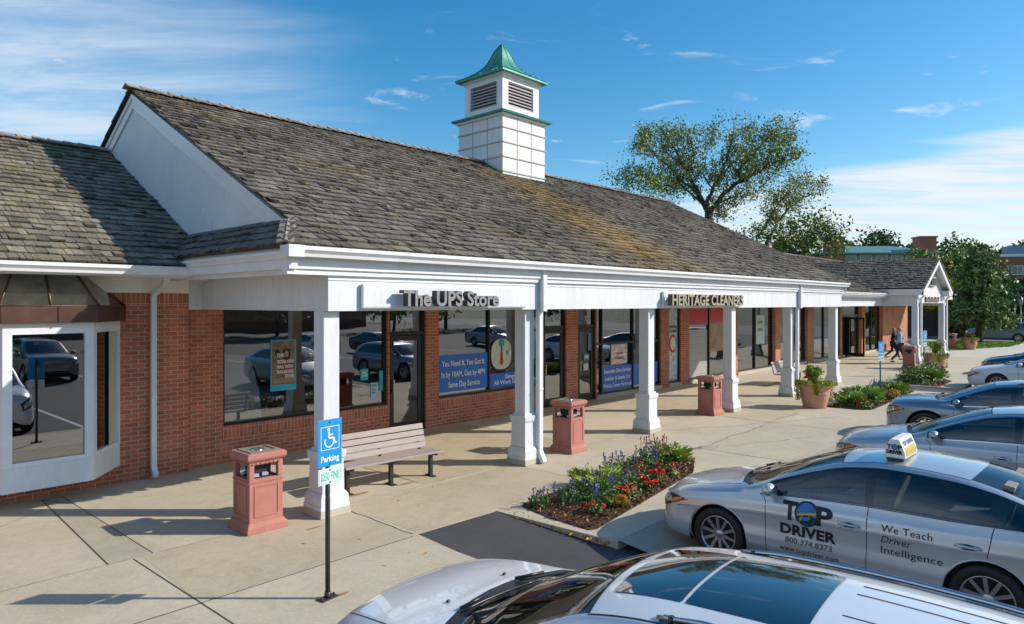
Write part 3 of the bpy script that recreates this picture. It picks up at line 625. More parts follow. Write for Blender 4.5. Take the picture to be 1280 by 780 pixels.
# skirt roof on the left return
SKX, SKT = 4.53, 4.26
L_ = math.hypot(GX-SKX, SKT-EZ); dx, dz = (GX-SKX)/L_, (SKT-EZ)/L_
sk = lambda u, v, h: (SKX+dx*v-dz*h, EY-.02+u, EZ-.01+dz*v+dx*h)
d = MB(); vs = [sk(0, 0, 0), sk(4.6, 0, 0), sk(4.6, L_+.02, 0), sk(.93, L_+.02, 0), sk(0, 0, -.04), sk(4.6, 0, -.04), sk(4.6, L_+.02, -.04), sk(.93, L_+.02, -.04)]
d.add(vs, [(0, 3, 2, 1), (4, 5, 6, 7), (0, 1, 5, 4), (3, 7, 6, 2), (0, 4, 7, 3)]); skd = BP(d, 'roof', DECK)
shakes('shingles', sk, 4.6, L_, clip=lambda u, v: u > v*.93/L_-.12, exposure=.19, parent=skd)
hc = MB()   # the small triangular front part of the skirt and hip caps
fr = lambda u, v, h: (SKX+u, EY-.03+v*(.93/.97)*.9, EZ-.015+v*.47+h)
for k in range(0):
    z0 = k*.19; xa = SKX+.57*z0/.95; 
    x = xa
    while x < GX-.12:
        w = min(random.uniform(.1, .22), GX-.115-x)
        if w < .02: break
        y = EY-.03+z0; z = EZ-.015+SL*z0; c = random.uniform(.8, 1.3)
        hc.col = (.2*c, .175*c, .14*c); hc.add([(x, y, z+.035), (x+w-.006, y, z+.035), (x+w-.006, y+.22, z+.12), (x, y+.22, z+.12), (x, y, z-.0), (x+w-.006, y, z-.0)], [(0, 1, 2, 3), (4, 5, 1, 0), (4, 0, 3), (5, 2, 1)]); x += w
for k in range(5):
    t = k/5.2; p = Vector((SKX+.57*t, EY+.93*t, EZ+.02+.45*t)); c = random.uniform(.9, 1.4); hc.col = (.24*c, .21*c, .17*c)
    M = Matrix.Translation(p+Vector((.03, .08, .06))) @ Matrix.Rotation(R(58), 4, 'Z') @ Matrix.Rotation(R(-18), 4, 'Y'); hc.obox(M @ Matrix.Translation((0, .05, -.025)) @ Matrix.Rotation(R(-14), 4, 'X'), .11, .06, .010); hc.obox(M @ Matrix.Translation((0, -.05, -.02)) @ Matrix.Rotation(R(18), 4, 'X'), .11, .06, .010)
BP(hc, 'hip_cap', SHAKE, skd, cols=True)
def ridge_cap(xa, xb, y, z, parent=B):
    rc = MB(); x = xa
    while x < xb:
        w = .28; c = random.uniform(.9, 1.5); rc.col = (.25*c, .22*c, .19*c); j = random.uniform(0, .015)
        for sgn in (-1, 1):
            M = Matrix.Translation((x+w/2, y+sgn*.075, z+.02+j)) @ Matrix.Rotation(R(4), 4, 'Y') @ Matrix.Rotation(-sgn*R(26), 4, 'X'); rc.obox(M, w/2+.03, .09, .012)
        x += w
    BP(rc, 'ridge_cap', SHAKE, parent, cols=True)
ridge_cap(GX-.15, RXE, RY, RZ+.03); ridge_cap(-9.5, GX-.1, LRY, LRZ+.03); ridge_cap(RXE, 54.8, LRY, LRZ-.22)
# white gable end over the left wing
gb = MB()
yb, zb_ = 9.15, 4.20
poly = [(yb, SKT-.04), (RY, RZ-.10), (22.5, RZ-.10-SL*(22.5-RY)), (22.5, 3.4), (12.2, 3.4), (12.2, SKT-.04)]
n = len(poly); gb.add([(GX, y, z) for y, z in poly]+[(GX+.12, y, z) for y, z in poly], [tuple(range(n))[::-1], tuple(range(n, 2*n))]+[(i, (i+1) % n, n+(i+1) % n, n+i) for i in range(n)])
BP(gb, 'gable', mat('gable_stucco', (.66, .68, .70), .8, var=.06, vscale=1.5, var2=.06, v2scale=18, stretch=(1, 1, .4), bump=.3, bscale=40))
rk = MB()
for ya, za, yc, zc in ((yb-.02, RZ-.10-SL*(RY-yb)+.02, RY, RZ-.08), (RY, RZ-.08, 22.6, RZ-.08-SL*(22.6-RY))):
    for th, x_, w in ((.30, GX-.035, .035), (.11, GX-.058, .023)):
        vs = [(x_, ya, za), (x_, yc, zc), (x_, yc, zc-th), (x_, ya, za-th)]; vs += [(x_+w, y, z) for _, y, z in vs]
        rk.add(vs, [(0, 1, 2, 3), (7, 6, 5, 4), (0, 4, 5, 1), (1, 5, 6, 2), (2, 6, 7, 3), (3, 7, 4, 0)])
BP(rk, 'raking_board', WHITE2)
rg = MB()
ya, za, yc, zc = EY, EZ-.04, RY, RZ-.05; vs = [(RXE-.05, ya, za), (RXE-.05, yc, zc), (RXE-.05, yc, zc-.25), (RXE-.05, ya, za-.25)]; vs += [(RXE-.01, y, z) for _, y, z in vs]
rg.add(vs, [(0, 1, 2, 3), (7, 6, 5, 4), (0, 4, 5, 1), (1, 5, 6, 2), (2, 6, 7, 3), (3, 7, 4, 0)])
rg.add([(RXE-.06, EY+.3, 3.5), (RXE-.06, RY, 3.5), (RXE-.06, RY, RZ-.2), (RXE-.06, EY+.3, EZ)], [(0, 1, 2, 3)]); BP(rg, 'raking_board', WHITE2)
# porch roof (ridge along Y)
hw = (PXR-PXL)/2; LP = math.hypot(hw, PRZ-PEZ); ax, az = hw/LP, (PRZ-PEZ)/LP; PL = 17.0-PF
for sx in (-1, 1):
    xe = PXC+sx*hw
    fn = (lambda u, v, h, xe=xe, sx=sx: (xe-sx*ax*v+sx*az*h*1.0, PF+u, PEZ+az*v+ax*h))
    d = MB(); vs = [fn(0, 0, 0), fn(PL, 0, 0), fn(PL, LP, 0), fn(0, LP, 0), fn(0, 0, -.06), fn(PL, 0, -.06), fn(PL, LP, -.06), fn(0, LP, -.06)]
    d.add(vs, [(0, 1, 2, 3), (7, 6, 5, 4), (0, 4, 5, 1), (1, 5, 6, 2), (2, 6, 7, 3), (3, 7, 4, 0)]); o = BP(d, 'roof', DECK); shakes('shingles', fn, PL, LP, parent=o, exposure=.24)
ps = MB()
for sx in (-1, 1):
    xe = PXC+sx*(hw-.06); ps.add([(xe, PF+.1, PEZ-.09), (PXC, PF+.1, PRZ-.16), (PXC, PF+.6, PRZ-.16), (xe, PF+.6, PEZ-.09)], [(0, 1, 2, 3)])
BP(ps, 'soffit', WHITE2)
# ---- cupola
CX, CY, CH_ = 16.3, 15.66, 1.0
cu = MB(); cu.box(CX-CH_, CX+CH_, CY-CH_, CY+CH_, 6.6, 8.92); CU = BP(cu, 'cupola', WHITE)
l = MB()
for k in range(5):
    z = 8.90-.455*(k+1)+.03
    for sgn in (-1, 1): l.box(CX-CH_-.03, CX+CH_+.03, CY+sgn*(CH_+.015)-.015, CY+sgn*(CH_+.015)+.015, z, z+.035); l.box(CX+sgn*(CH_+.015)-.015, CX+sgn*(CH_+.015)+.015, CY-CH_, CY+CH_, z+.001, z+.034)
for k in (1, 2):
    t = -CH_+2*CH_*k/3
    for sgn in (-1, 1): l.box(CX+t-.012, CX+t+.012, CY+sgn*(CH_+.006)-.006, CY+sgn*(CH_+.006)+.006, 6.6, 8.9); l.box(CX+sgn*(CH_+.006)-.006, CX+sgn*(CH_+.006)+.006, CY+t-.012, CY+t+.012, 6.6, 8.9)
BP(l, 'panel_moulding', mat('moulding_grey', (.42, .38, .33), .6), CU)
l = MB(); l.box(CX-CH_-.07, CX+CH_+.07, CY-CH_-.07, CY+CH_+.07, 8.86, 8.93); BP(l, 'ledge', WHITE2, CU)
l = MB(); l.frust(CX, CY, 8.93, 8.985, CH_+.17, CH_+.19); l.frust(CX, CY, 8.985, 9.1, CH_+.19, CH_-.1)
fl = MB(); 
l.box(CX-CH_-.05, CX+CH_+.05, CY-CH_-.12, CY-CH_-.012, RZ-SL*(CH_+.1)-.1, RZ-SL*(CH_+.1)+.09)
l.add([(CX-CH_-.04, CY-CH_-.05, RZ-SL*1.05-.05), (CX-CH_-.04, CY-.1, RZ-.05), (CX-CH_-.04, CY-.1, RZ+.10), (CX-CH_-.04, CY-CH_-.05, RZ-SL*1.05+.10), (CX-CH_-.01, CY-CH_-.05, RZ-SL*1.05+.10), (CX-CH_-.01, CY-.1, RZ+.10)], [(0, 3, 2, 1), (3, 4, 5, 2)])
BP(l, 'flashing', GREENCU, CU)
UH = .86; l = MB(); zz0, zz1 = 9.0, 10.22
for sx, sy in ((-1, -1), (1, -1), (1, 1), (-1, 1)): l.box(CX+sx*UH-(.26 if sx > 0 else 0), CX+sx*UH+(.26 if sx < 0 else 0), CY+sy*UH-(.26 if sy > 0 else 0), CY+sy*UH+(.26 if sy < 0 else 0), zz0, zz1)
l.box(CX-UH+.003, CX+UH-.003, CY-UH+.003, CY+UH-.003, zz0, 9.26); l.box(CX-UH+.003, CX+UH-.003, CY-UH+.003, CY+UH-.003, 10.02, zz1)
l.frust(CX, CY, 10.18, 10.3, UH+.04, UH+.12)
BP(l, 'lantern', WHITE2, CU)
BP(MB().box(CX-UH+.16, CX+UH-.16, CY-UH+.16, CY+UH-.16, 9.1, 10.1), 'lantern_core', mat('louvre_dark', (.22, .20, .22), .8), CU)
for sx, sy in ((0, -1), (-1, 0), (0, 1), (1, 0)):
    l = MB()
    for k in range(7):
        z = 9.31+k*.10
        M = Matrix.Translation((CX+sx*(UH-.06), CY+sy*(UH-.06), z)) @ Matrix.Rotation(math.atan2(sx, -sy) if sx == 0 else (R(90)*(-sx)), 4, 'Z')
        M = Matrix.Translation((CX+sx*(UH-.06), CY+sy*(UH-.06), z)) @ Matrix.Rotation({(0, -1): 0, (-1, 0): R(-90), (0, 1): R(180), (1, 0): R(90)}[(sx, sy)], 4, 'Z') @ Matrix.Rotation(R(38), 4, 'X')
        l.obox(M, UH-.27, .055, .008)
    BP(l, 'louvre', mat('louvre_slat', (.55, .50, .52), .6), CU)
# concave copper roof
l = MB(); prof = []; EH = UH+.22
for k in range(15): t = k/14; prof.append((EH*(1-t)**1.0*(1-.42*math.sin(math.pi*t)**.9)+.012, 10.3+1.25*t))
V = []; F = []
for r, z in prof: V += [(CX-r, CY-r, z), (CX+r, CY-r, z), (CX+r, CY+r, z), (CX-r, CY+r, z)]
for i in range(14):
    for k in range(4): a, b_ = i*4+k, i*4+(k+1) % 4; F.append((a, b_, b_+4, a+4))
F.append((3, 2, 1, 0)); l.add(V, F); l.frust(CX, CY, 10.24, 10.3, EH-.0, EH)
CR = BP(l, 'cupola_roof', GREENCU, CU)
l = MB()
for i in range(14):
    (r0, z0), (r1, z1) = prof[i], prof[i+1]
    for k in range(4):
        l.tube([Vector(((CX+sx*r0), CY+sy*r0, z0)) for sx, sy in [((-1, -1), (1, -1), (1, 1), (-1, 1))[k]]]+[Vector(((CX+sx*r1), CY+sy*r1, z1)) for sx, sy in [((-1, -1), (1, -1), (1, 1), (-1, 1))[k]]], .022, 5)
    for f_ in (-.5, 0, .5):
        o = f_*EH
        if abs(o) < r1-.02:
            for sx, sy in ((0, -1), (0, 1), (1, 0), (-1, 0)):
                p = lambda r, z: (CX+(sx*r if sx else o), CY+(sy*r if sy else o), z+.006)
                l.tube([p(r0, z0), p(r1, z1)], .014, 4)
BP(l, 'seam', mat('patina_dark', (.06, .24, .19), .5, metal=.2), CR)
# ---- bay window on the left
P4 = [(1.60, LY), (2.17, 11.85), (3.31, 11.85), (3.92, LY)]
def bay_ring(mb, z0, z1, off=0., t=None, mi=0):
    c = Vector((2.84, 12.6)); o = []
    for i, (x, y) in enumerate(P4): o.append((x+(-off if i < 1 else (-off*.4 if i == 1 else (off*.4 if i == 2 else off))), y-(off if i in (1, 2) else 0)))
    mb.prism(o, z0, z1, mi)
m = MB(); bay_ring(m, .30, .66); BAY = BP(m, 'bay_window', WHITE, bevel=.01)
m = MB(); bay_ring(m, 2.62, 2.72); BP(m, 'head_board', WHITE2, BAY)
def seg(a, b, t0, t1, z0, z1, d0, d1, mb, mi=0):
    a = Vector(a); b = Vector(b); d = b-a; n = Vector((d.y, -d.x)).normalized()
    if n.y > 0 and abs(n.y) > .01: n = -n
    p = [a+d*t0+n*d0, a+d*t1+n*d0, a+d*t1-n*d1, a+d*t0-n*d1]; mb.prism([(q.x, q.y) for q in p], z0, z1, mi)
m = MB()
for a, b_, k0, k1 in ((P4[0], P4[1], .06, .90), (P4[1], P4[2], .10, .90), (P4[2], P4[3], .12, .94)):
    seg(a, b_, 0, k0, .66, 2.62, 0, .1, m); seg(a, b_, k1, 1, .66, 2.62, 0, .1, m); seg(a, b_, k0, k1, .66, .72, .0, .08, m); seg(a, b_, k0, k1, 2.56, 2.62, 0, .08, m)
BP(m, 'window_frame', WHITE2, BAY)
for a, b_, k0, k1 in ((P4[0], P4[1], .06, .90), (P4[1], P4[2], .10, .90), (P4[2], P4[3], .12, .94)):
    a = Vector(a); b_ = Vector(b_); d = b_-a; p = a+d*k0; q = a+d*k1; n = Vector((-d.y, d.x)).normalized()*.05
    if n.y < 0: n = -n
    BP(MB().add([(p.x+n.x, p.y+n.y, .72), (q.x+n.x, q.y+n.y, .72), (q.x+n.x, q.y+n.y, 2.56), (p.x+n.x, p.y+n.y, 2.56)], [(0, 1, 2, 3)]), 'pane', glass('bay_glass', (.22, .25, .25), .27), BAY)
m = MB(); m.add([(3.66, 12.32, .7), (3.88, 12.62, .7), (3.88, 12.62, 2.6), (3.66, 12.32, 2.6)], [(0, 1, 2, 3)]); BP(m, 'curtain', mat('pale_curtain', (.5, .47, .40), .8, var=.3, vscale=40, stretch=(1, 1, .02)), BAY)
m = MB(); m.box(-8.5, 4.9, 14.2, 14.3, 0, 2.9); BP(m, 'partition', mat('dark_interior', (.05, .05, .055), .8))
m = MB(); bay_ring(m, 2.72, 2.96, .09); BP(m, 'copper_band', COPPER, BAY, bevel=.008)
def bring(off, z):
    c = (2.85, LY); return [(x+(x-c[0])*off[0], y+(y-LY)*off[1]) for x, y in P4]
m = MB(); lo = [(1.52, LY), (2.12, 11.77), (3.37, 11.77), (4.0, LY)]; hi = [(2.10, LY), (2.34, 12.18), (3.17, 12.18), (3.42, LY)]
for k in range(3):
    m.add([(lo[k][0], lo[k][1], 2.96), (lo[k+1][0], lo[k+1][1], 2.96), (hi[k+1][0], hi[k+1][1], 3.45), (hi[k][0], hi[k][1], 3.45)], [(0, 1, 2, 3)])
BR = BP(m, 'copper_roof', mat('copper_glaze', (.26, .28, .25), .10, metal=.92, var=.35, vscale=3), BAY)
m = MB()
for k in range(4): m.tube([(lo[k][0], lo[k][1], 2.97), (hi[k][0], hi[k][1], 3.46)], .018, 5)
m.tube([(2.74, 11.77, 2.97), (2.76, 12.18, 3.46)], .018, 5); m.tube([(*lo[0], 2.97), (*lo[1], 2.97), (*lo[2], 2.97), (*lo[3], 2.97)], .014, 5)
m.box(2.825, 2.855, 11.745, 11.765, 2.72, 2.96)
BP(m, 'rib', COPPER, BR)

# ---------------------------------------------------------------- signs on the beam and in the windows
SW = mat('sign_face_white', (.24, .23, .235), .4); SD = mat('sign_return_dark', (.045, .045, .05), .5); SCR = mat('sign_face_cream', (.34, .29, .19), .4)
t = thing('shop_sign', 'The UPS Store in thick grey letters on a raised white board above the bench', 'sign', (7.6, 8.5, 2.9))
m = MB(); m.box(5.78, 9.35, 8.345, 8.415, 2.93, 3.30); m.build('board', WHITE, t, True, bevel=.03)
wall_text('The UPS Store', 6.38, 8.27, 2.975, .33, 2.04, .06, .010, name='lettering', parent=t, mats2=[SW, SD])
t = thing('shop_sign', 'HERITAGE CLEANERS in cream block letters on a raised white board above the arcade', 'sign', (16.2, 8.5, 2.9))
m = MB(); m.box(14.15, 18.35, 8.345, 8.415, 2.925, 3.30); m.build('board', WHITE, t, True, bevel=.03)
wall_text('HERITAGE CLEANERS', 14.22, 8.27, 2.975, .36, 3.8, .06, .011, name='lettering', parent=t, mats2=[SCR, SD])
t = thing('shop_sign', 'small dark lettered sign in the white gable of the entrance porch', 'sign', (42, 8.3, 3.8))
m = MB(); m.box(41.35, 42.75, 8.5, 8.6, 3.95, 4.45); m.build('board', mat('sign_grey', (.3, .3, .3), .5), t, True)
m = MB()
for k in range(6): m.box(41.45+k*.2, 41.58+k*.2, 8.44, 8.5, 4.03, 4.36-.06*(k % 2))
m.build('lettering', SD, t, True)
t = thing('shop_sign', 'row of small dark letters on the beam under the porch gable', 'sign', (42.2, 8.5, 3.1))
m = MB()
for k in range(13): m.box(40.7+k*.24, 40.87+k*.24, 8.55, 8.62, 3.12, 3.38-.05*(k % 3))
m.build('lettering', mat('sign_brown', (.16, .13, .10), .6), t, True)
wall_text('THE UPS STORE', 9.62, WY-.075, 2.935, .06, .8, .001, 0., WHITE2, 'beam_lettering', B)

GY = WY+.11   # just in front of the panes
def disc_xz(mb, cx, cz, rx, rz, y, t_=.004, n=28, sq=2.6):
    pts = []
    for k in range(n):
        a = 2*math.pi*k/n; c, s_ = math.cos(a), math.sin(a); pts.append((cx+rx*abs(c)**(2/sq)*(1 if c > 0 else -1), cz+rz*abs(s_)**(2/sq)*(1 if s_ > 0 else -1)))
    vs = [(x, y-t_, z) for x, z in pts]+[(x, y, z) for x, z in pts]; mb.add(vs, [tuple(range(n)), tuple(range(2*n-1, n-1, -1))]+[(i, n+i, n+(i+1) % n, (i+1) % n) for i in range(n)])
def poster(x0, x1, z0, z1, col, label, cat='poster', name='window_poster', lines=(), tcol=(.8, .8, .8), rim=None, y=GY, grp=None, align=True):
    t = thing(name, label, cat, ((x0+x1)/2, y, z0), group=grp)
    m = MB(); m.box(x0, x1, y-.006, y, z0, z1); m.build('sheet', mat('poster_%d_%d_%d' % tuple(int(c*255) for c in col), col, .45, var=.08, vscale=6), t, True)
    if rim: m = MB(); w = .03; m.box(x0+w, x1-w, y-.009, y-.0065, z0+w*(4 if rim[3:] else 1), z1-w); m.build('print', mat('print_%d_%d_%d' % tuple(int(c*255) for c in rim[:3]), rim[:3], .5, var=.6, vscale=9, var2=.3), t, True)
    tm = mat('ink_%d_%d_%d' % tuple(int(c*255) for c in tcol), tcol, .5)
    for (s_, fx, fz, sz, wd) in lines: wall_text(s_, x0+(x1-x0)*fx, y-.017, z0+(z1-z0)*fz, sz, wd, .001, .003, tm, 'lettering', t)
    return t
BLUE = srgb(20, 95, 165); BLUE = (.006, .13, .52)
poster(6.72, 7.28, 1.25, 2.28, (.02, .42, .55), 'tall turquoise-edged poster of a woman standing in the first shop window', lines=(('THE', .22, .66, .1, .16), ('SECURE YOUR', .24, .54, .09, .36), ('MAIL WITH', .24, .44, .09, .34), ('MAILBOXES', .24, .34, .09, .36), ('STORE', .55, .25, .09, .2)), rim=(.20, .13, .08, 1))
t = bpy.data.objects['window_poster']
m = MB(); disc_xz(m, 7.06, 1.98, .085, .12, GY-.011); disc_xz(m, 6.86, 2.02, .05, .07, GY-.011); m.build('print_hair', mat('print_hair', (.035, .018, .012), .6), t, True)
m = MB(); disc_xz(m, 7.06, 1.99, .045, .065, GY-.0125); m.build('print_face', mat('print_face', (.42, .24, .16), .6), t, True)
m = MB(); disc_xz(m, 7.05, 1.72, .14, .16, GY-.0105); m.build('print_blouse', mat('print_blouse', (.30, .05, .05), .6), t, True)
m = MB(); m.box(6.76, 7.24, GY-.0115, GY-.0095, 1.41, 1.50); m.build('print_table', mat('print_table', (.30, .22, .13), .6), t, True)
t_p = poster(11.12, 12.83, .80, 1.72, BLUE, 'royal blue window banner reading You Need It, You Got It, Same Day Service', 'banner', 'window_banner', (('You Need It, You Got It.', .06, .70, .2, 1.5), ('In by 10AM, Out by 4PM', .05, .40, .2, 1.5), ('Same Day Service', .18, .12, .2, 1.1)), y=GY-.012)
poster(12.92, 14.25, .76, 1.14, BLUE, 'short royal blue window banner reading All Work Done, right of the large banner', 'banner', 'window_banner', (('Simply', .42, .58, .15, .5), ('All Work Done', .1, .2, .15, 1.1)), y=GY-.012)
# bust form with shirt and tie in the window
t = thing('shirt_display', 'white shirt with red tie on an oval form above the short blue banner', 'display', (13.3, GY, 1.2))
m = MB(); m.box(12.95, 13.72, GY-.02, GY-.012, 1.16, 2.05)
m = MB(); disc_xz(m, 13.35, 1.63, .42, .44, GY-.014); m.build('form', mat('display_dark', (.02, .02, .02), .5), t, True)
m = MB(); disc_xz(m, 13.35, 1.65, .39, .41, GY-.019); m.build('shirt', mat('display_shirt', (.55, .58, .50), .6, var=.2, vscale=6), t, True)
m = MB(); disc_xz(m, 13.35, 1.95, .11, .10, GY-.023); m.build('collar', mat('display_blue', (.03, .30, .42), .5), t, True)
m = MB(); disc_xz(m, 13.58, 1.68, .05, .07, GY-.023); m.build('pocket', MATS['display_blue'], t, True)
m = MB(); m.add([(13.33, GY-.028, 1.92), (13.37, GY-.028, 1.92), (13.42, GY-.028, 1.42), (13.35, GY-.028, 1.33), (13.28, GY-.028, 1.42)], [(0, 1, 2, 3, 4)][:1]); m.build('tie', mat('display_red', (.35, .02, .02), .5), t, True)
poster(8.85, 9.05, 1.30, 1.55, (.02, .42, .50), 'small turquoise notice stuck low in the window left of door 3', 'notice', 'window_notice', (('24 HOUR', .15, .6, .05, .13), ('ACCESS', .15, .35, .05, .13)))
poster(9.12, 9.32, .88, 1.22, (.40, .55, .62), 'pale blue hours notice beside door 3 under the turquoise one', 'notice', 'window_notice', (('HOURS', .15, .78, .05, .13), ('9 AM', .15, .5, .04, .08), ('6 PM', .15, .3, .04, .08)), (.1, .15, .25))
poster(9.36, 9.46, 1.02, 1.48, (.03, .40, .50), 'narrow blue and red decal strip next to the frame of door 3', 'decal', 'window_decal')
poster(16.98, 17.25, 1.26, 1.46, (.06, .25, .42), 'small OPEN sign on the glass of door 7', 'notice', 'open_sign', (('OPEN', .1, .3, .12, .22),), y=GY-.04)
poster(16.98, 17.22, .95, 1.16, (.55, .6, .55), 'white paper note under the OPEN sign on door 7', 'notice', 'window_notice', y=GY-.04)
poster(17.22, 17.36, 1.55, 2.1, (.05, .22, .40), 'tall narrow decal strip on the glass of door 7', 'decal', 'window_decal', y=GY-.04)
for k, z in enumerate((1.0, 1.2, 1.38, 1.56, 1.72, 1.9)):
    pass
poster(14.78, 14.88, .85, 2.0, (.08, .22, .26), 'column of small card decals in the window edge left of door 5', 'decal', 'window_decal', (('VISA', .1, .8, .05, .08), ('MC', .1, .6, .05, .08), ('AMEX', .1, .4, .05, .08)))
poster(18.0, 19.7, .2, .98, BLUE, 'blue window banner reading Leather and Suede, Fur, left of the mullion', 'banner', 'window_banner', (('Executive Shirt Service', .06, .72, .18, 1.5), ('Leather & Suede, Fur', .08, .42, .18, 1.45), ('Wedding Dresses Heirloomed', .03, .12, .18, 1.6)), y=GY-.012)
poster(19.8, 21.35, .25, .98, BLUE, 'blue window banner partly behind the third column, right of the mullion', 'banner', 'window_banner', (('Drapery', .3, .72, .18, .7), ('Household', .25, .42, .18, .8), ('Alterations', .25, .12, .18, .8)), y=GY-.012)
poster(18.5, 19.45, 1.02, 1.68, (.50, .42, .40), 'white framed notice resting above the Leather and Suede banner', 'sign', 'framed_notice', (('WE ARE', .3, .5, .1, .4), ('HIRING', .25, .25, .12, .5)), (.4, .08, .08), rim=(.62, .52, .50))
poster(18.0, 21.3, 2.28, 2.86, (.30, .28, .25), 'grey header panel reading EXPERT TAILORING & ALTERATION inside the cleaners window', 'sign', 'window_header', (('EXPERT TAILORING', .03, .55, .24, 2.6), ('& ALTERATION', .03, .12, .24, 1.9)), (.07, .02, .015), y=WY+.145)
poster(22.08, 22.78, .2, 2.86, (.16, .30, .36), 'tall pale blue patterned poster filling the narrow window between two brick piers', 'poster', 'window_poster', (('HERITAGE', .15, .72, .15, .5), ('CLEANERS', .15, .66, .15, .5)), (.02, .03, .06), rim=(.42, .5, .52))
t = thing('round_decal', 'red ringed round badge on the tall pale blue poster', 'decal', (22.43, GY, 1.5))
m = MB(); disc_xz(m, 22.43, 1.55, .27, .34, GY-.014, sq=2); m.build('ring', mat('badge_red', (.4, .04, .03), .5, var=.5, vscale=20), t, True)
m = MB(); disc_xz(m, 22.43, 1.55, .19, .24, GY-.019, sq=2); m.build('centre', mat('badge_pale', (.6, .6, .56), .5), t, True)
poster(29.7, 30.6, 1.2, 2.5, (.42, .50, .48), 'pale green tall notice in the window right of the fifth brick pier', 'notice', 'window_notice', (('NOW', .2, .7, .2, .5), ('OPEN', .2, .45, .2, .5)), (.1, .25, .25))
# ---------------------------------------------------------------- cars
def paint(name, col, metal=.55, rough=.32, flake=.05):
    m = mat(name, col, rough, metal, 1.0, var=.02, vscale=2); return m
CHROME = mat('chrome', (.75, .75, .76), .12, 1.0); RIM = mat('alloy_rim', (.52, .52, .53), .3, .85); RIMD = mat('wheel_dark', (.03, .03, .03), .6)
LAMP = mat('headlamp_lens', (.55, .58, .6), .08, .6, 1.); AMBER = mat('amber_lens', (.75, .22, .03), .15, .0, 1.); REDL = mat('red_lens', (.45, .01, .01), .12, 0, 1.)
SEAT = mat('car_seat', (.20, .20, .20), .8); SEATB = mat('car_seat_tan', (.33, .30, .27), .8); DASH = mat('dashboard', (.03, .03, .032), .7)
SEAM = mat('panel_gap', (.012, .012, .014), .7); GLOSSB = mat('gloss_black', (.01, .011, .013), .12, 0, 1.)
ROOFGL = mat('roof_glass', (.004, .008, .014), .03, 0, 1., spec=.9)
def pchip(xs, ys, x):
    # monotone cubic, xs ascending
    n = len(xs); x = min(max(x, xs[0]), xs[-1]); k = 0
    while k < n-2 and x > xs[k+1]: k += 1
    h = [xs[i+1]-xs[i] for i in range(n-1)]; d = [(ys[i+1]-ys[i])/h[i] for i in range(n-1)]
    def m(i):
        if i == 0: return d[0]
        if i == n-1: return d[-1]
        if d[i-1]*d[i] <= 0: return 0.
        w1 = 2*h[i]+h[i-1]; w2 = h[i]+2*h[i-1]; return (w1+w2)/(w1/d[i-1]+w2/d[i])
    t = (x-xs[k])/h[k]; a, b = ys[k], ys[k+1]; m0, m1 = m(k)*h[k], m(k+1)*h[k]
    return a*(2*t**3-3*t**2+1)+m0*(t**3-2*t**2+t)+b*(-2*t**3+3*t**2)+m1*(t**3-t**2)
# station columns: u, wm, wb, zb, wr, zr, zc, z0, bow
SEDAN = dict(st=[(2.30, .50, .46, .52, .34, .56, .58, .34, .0), (2.26, .62, .57, .58, .42, .63, .65, .26, .02), (2.15, .76, .69, .66, .52, .72, .755, .2, .05), (1.95, .85, .77, .725, .58, .79, .83, .19, .06), (1.6, .895, .81, .79, .61, .865, .905, .19, .05), (1.32, .905, .825, .835, .64, .915, .95, .19, .08), (1.17, .905, .83, .86, .66, .945, .975, .19, .14),
    (1.04, .905, .83, .88, .74, .957, .992, .19, .16), (.68, .905, .83, .905, .69, 1.11, 1.15, .19, .14), (.33, .905, .83, .92, .64, 1.255, 1.30, .19, .11), (-.0, .905, .83, .93, .60, 1.36, 1.405, .19, .07), (-.40, .905, .83, .94, .58, 1.405, 1.45, .19, .0), (-1.0, .905, .83, .95, .57, 1.375, 1.43, .19, -.04), (-1.35, .905, .835, .975, .575, 1.31, 1.365, .19, -.08), (-1.7, .90, .83, 1.0, .60, 1.19, 1.23, .20, -.10), (-2.0, .89, .81, 1.01, .66, 1.07, 1.10, .22, -.09), (-2.2, .86, .78, 1.0, .66, 1.035, 1.06, .25, -.06), (-2.30, .80, .73, .95, .6, .985, 1.0, .28, -.04), (-2.34, .72, .68, .88, .55, .91, .92, .32, 0)],
    ax=(1.38, -1.33), wr=.325, b=(-.28,), win=(.86, -1.62), cowl=1.04, header=.04, rh=-1.14, rb=-1.98, doors=((.78, -.28), (-.28, -1.32)), H=1.45)
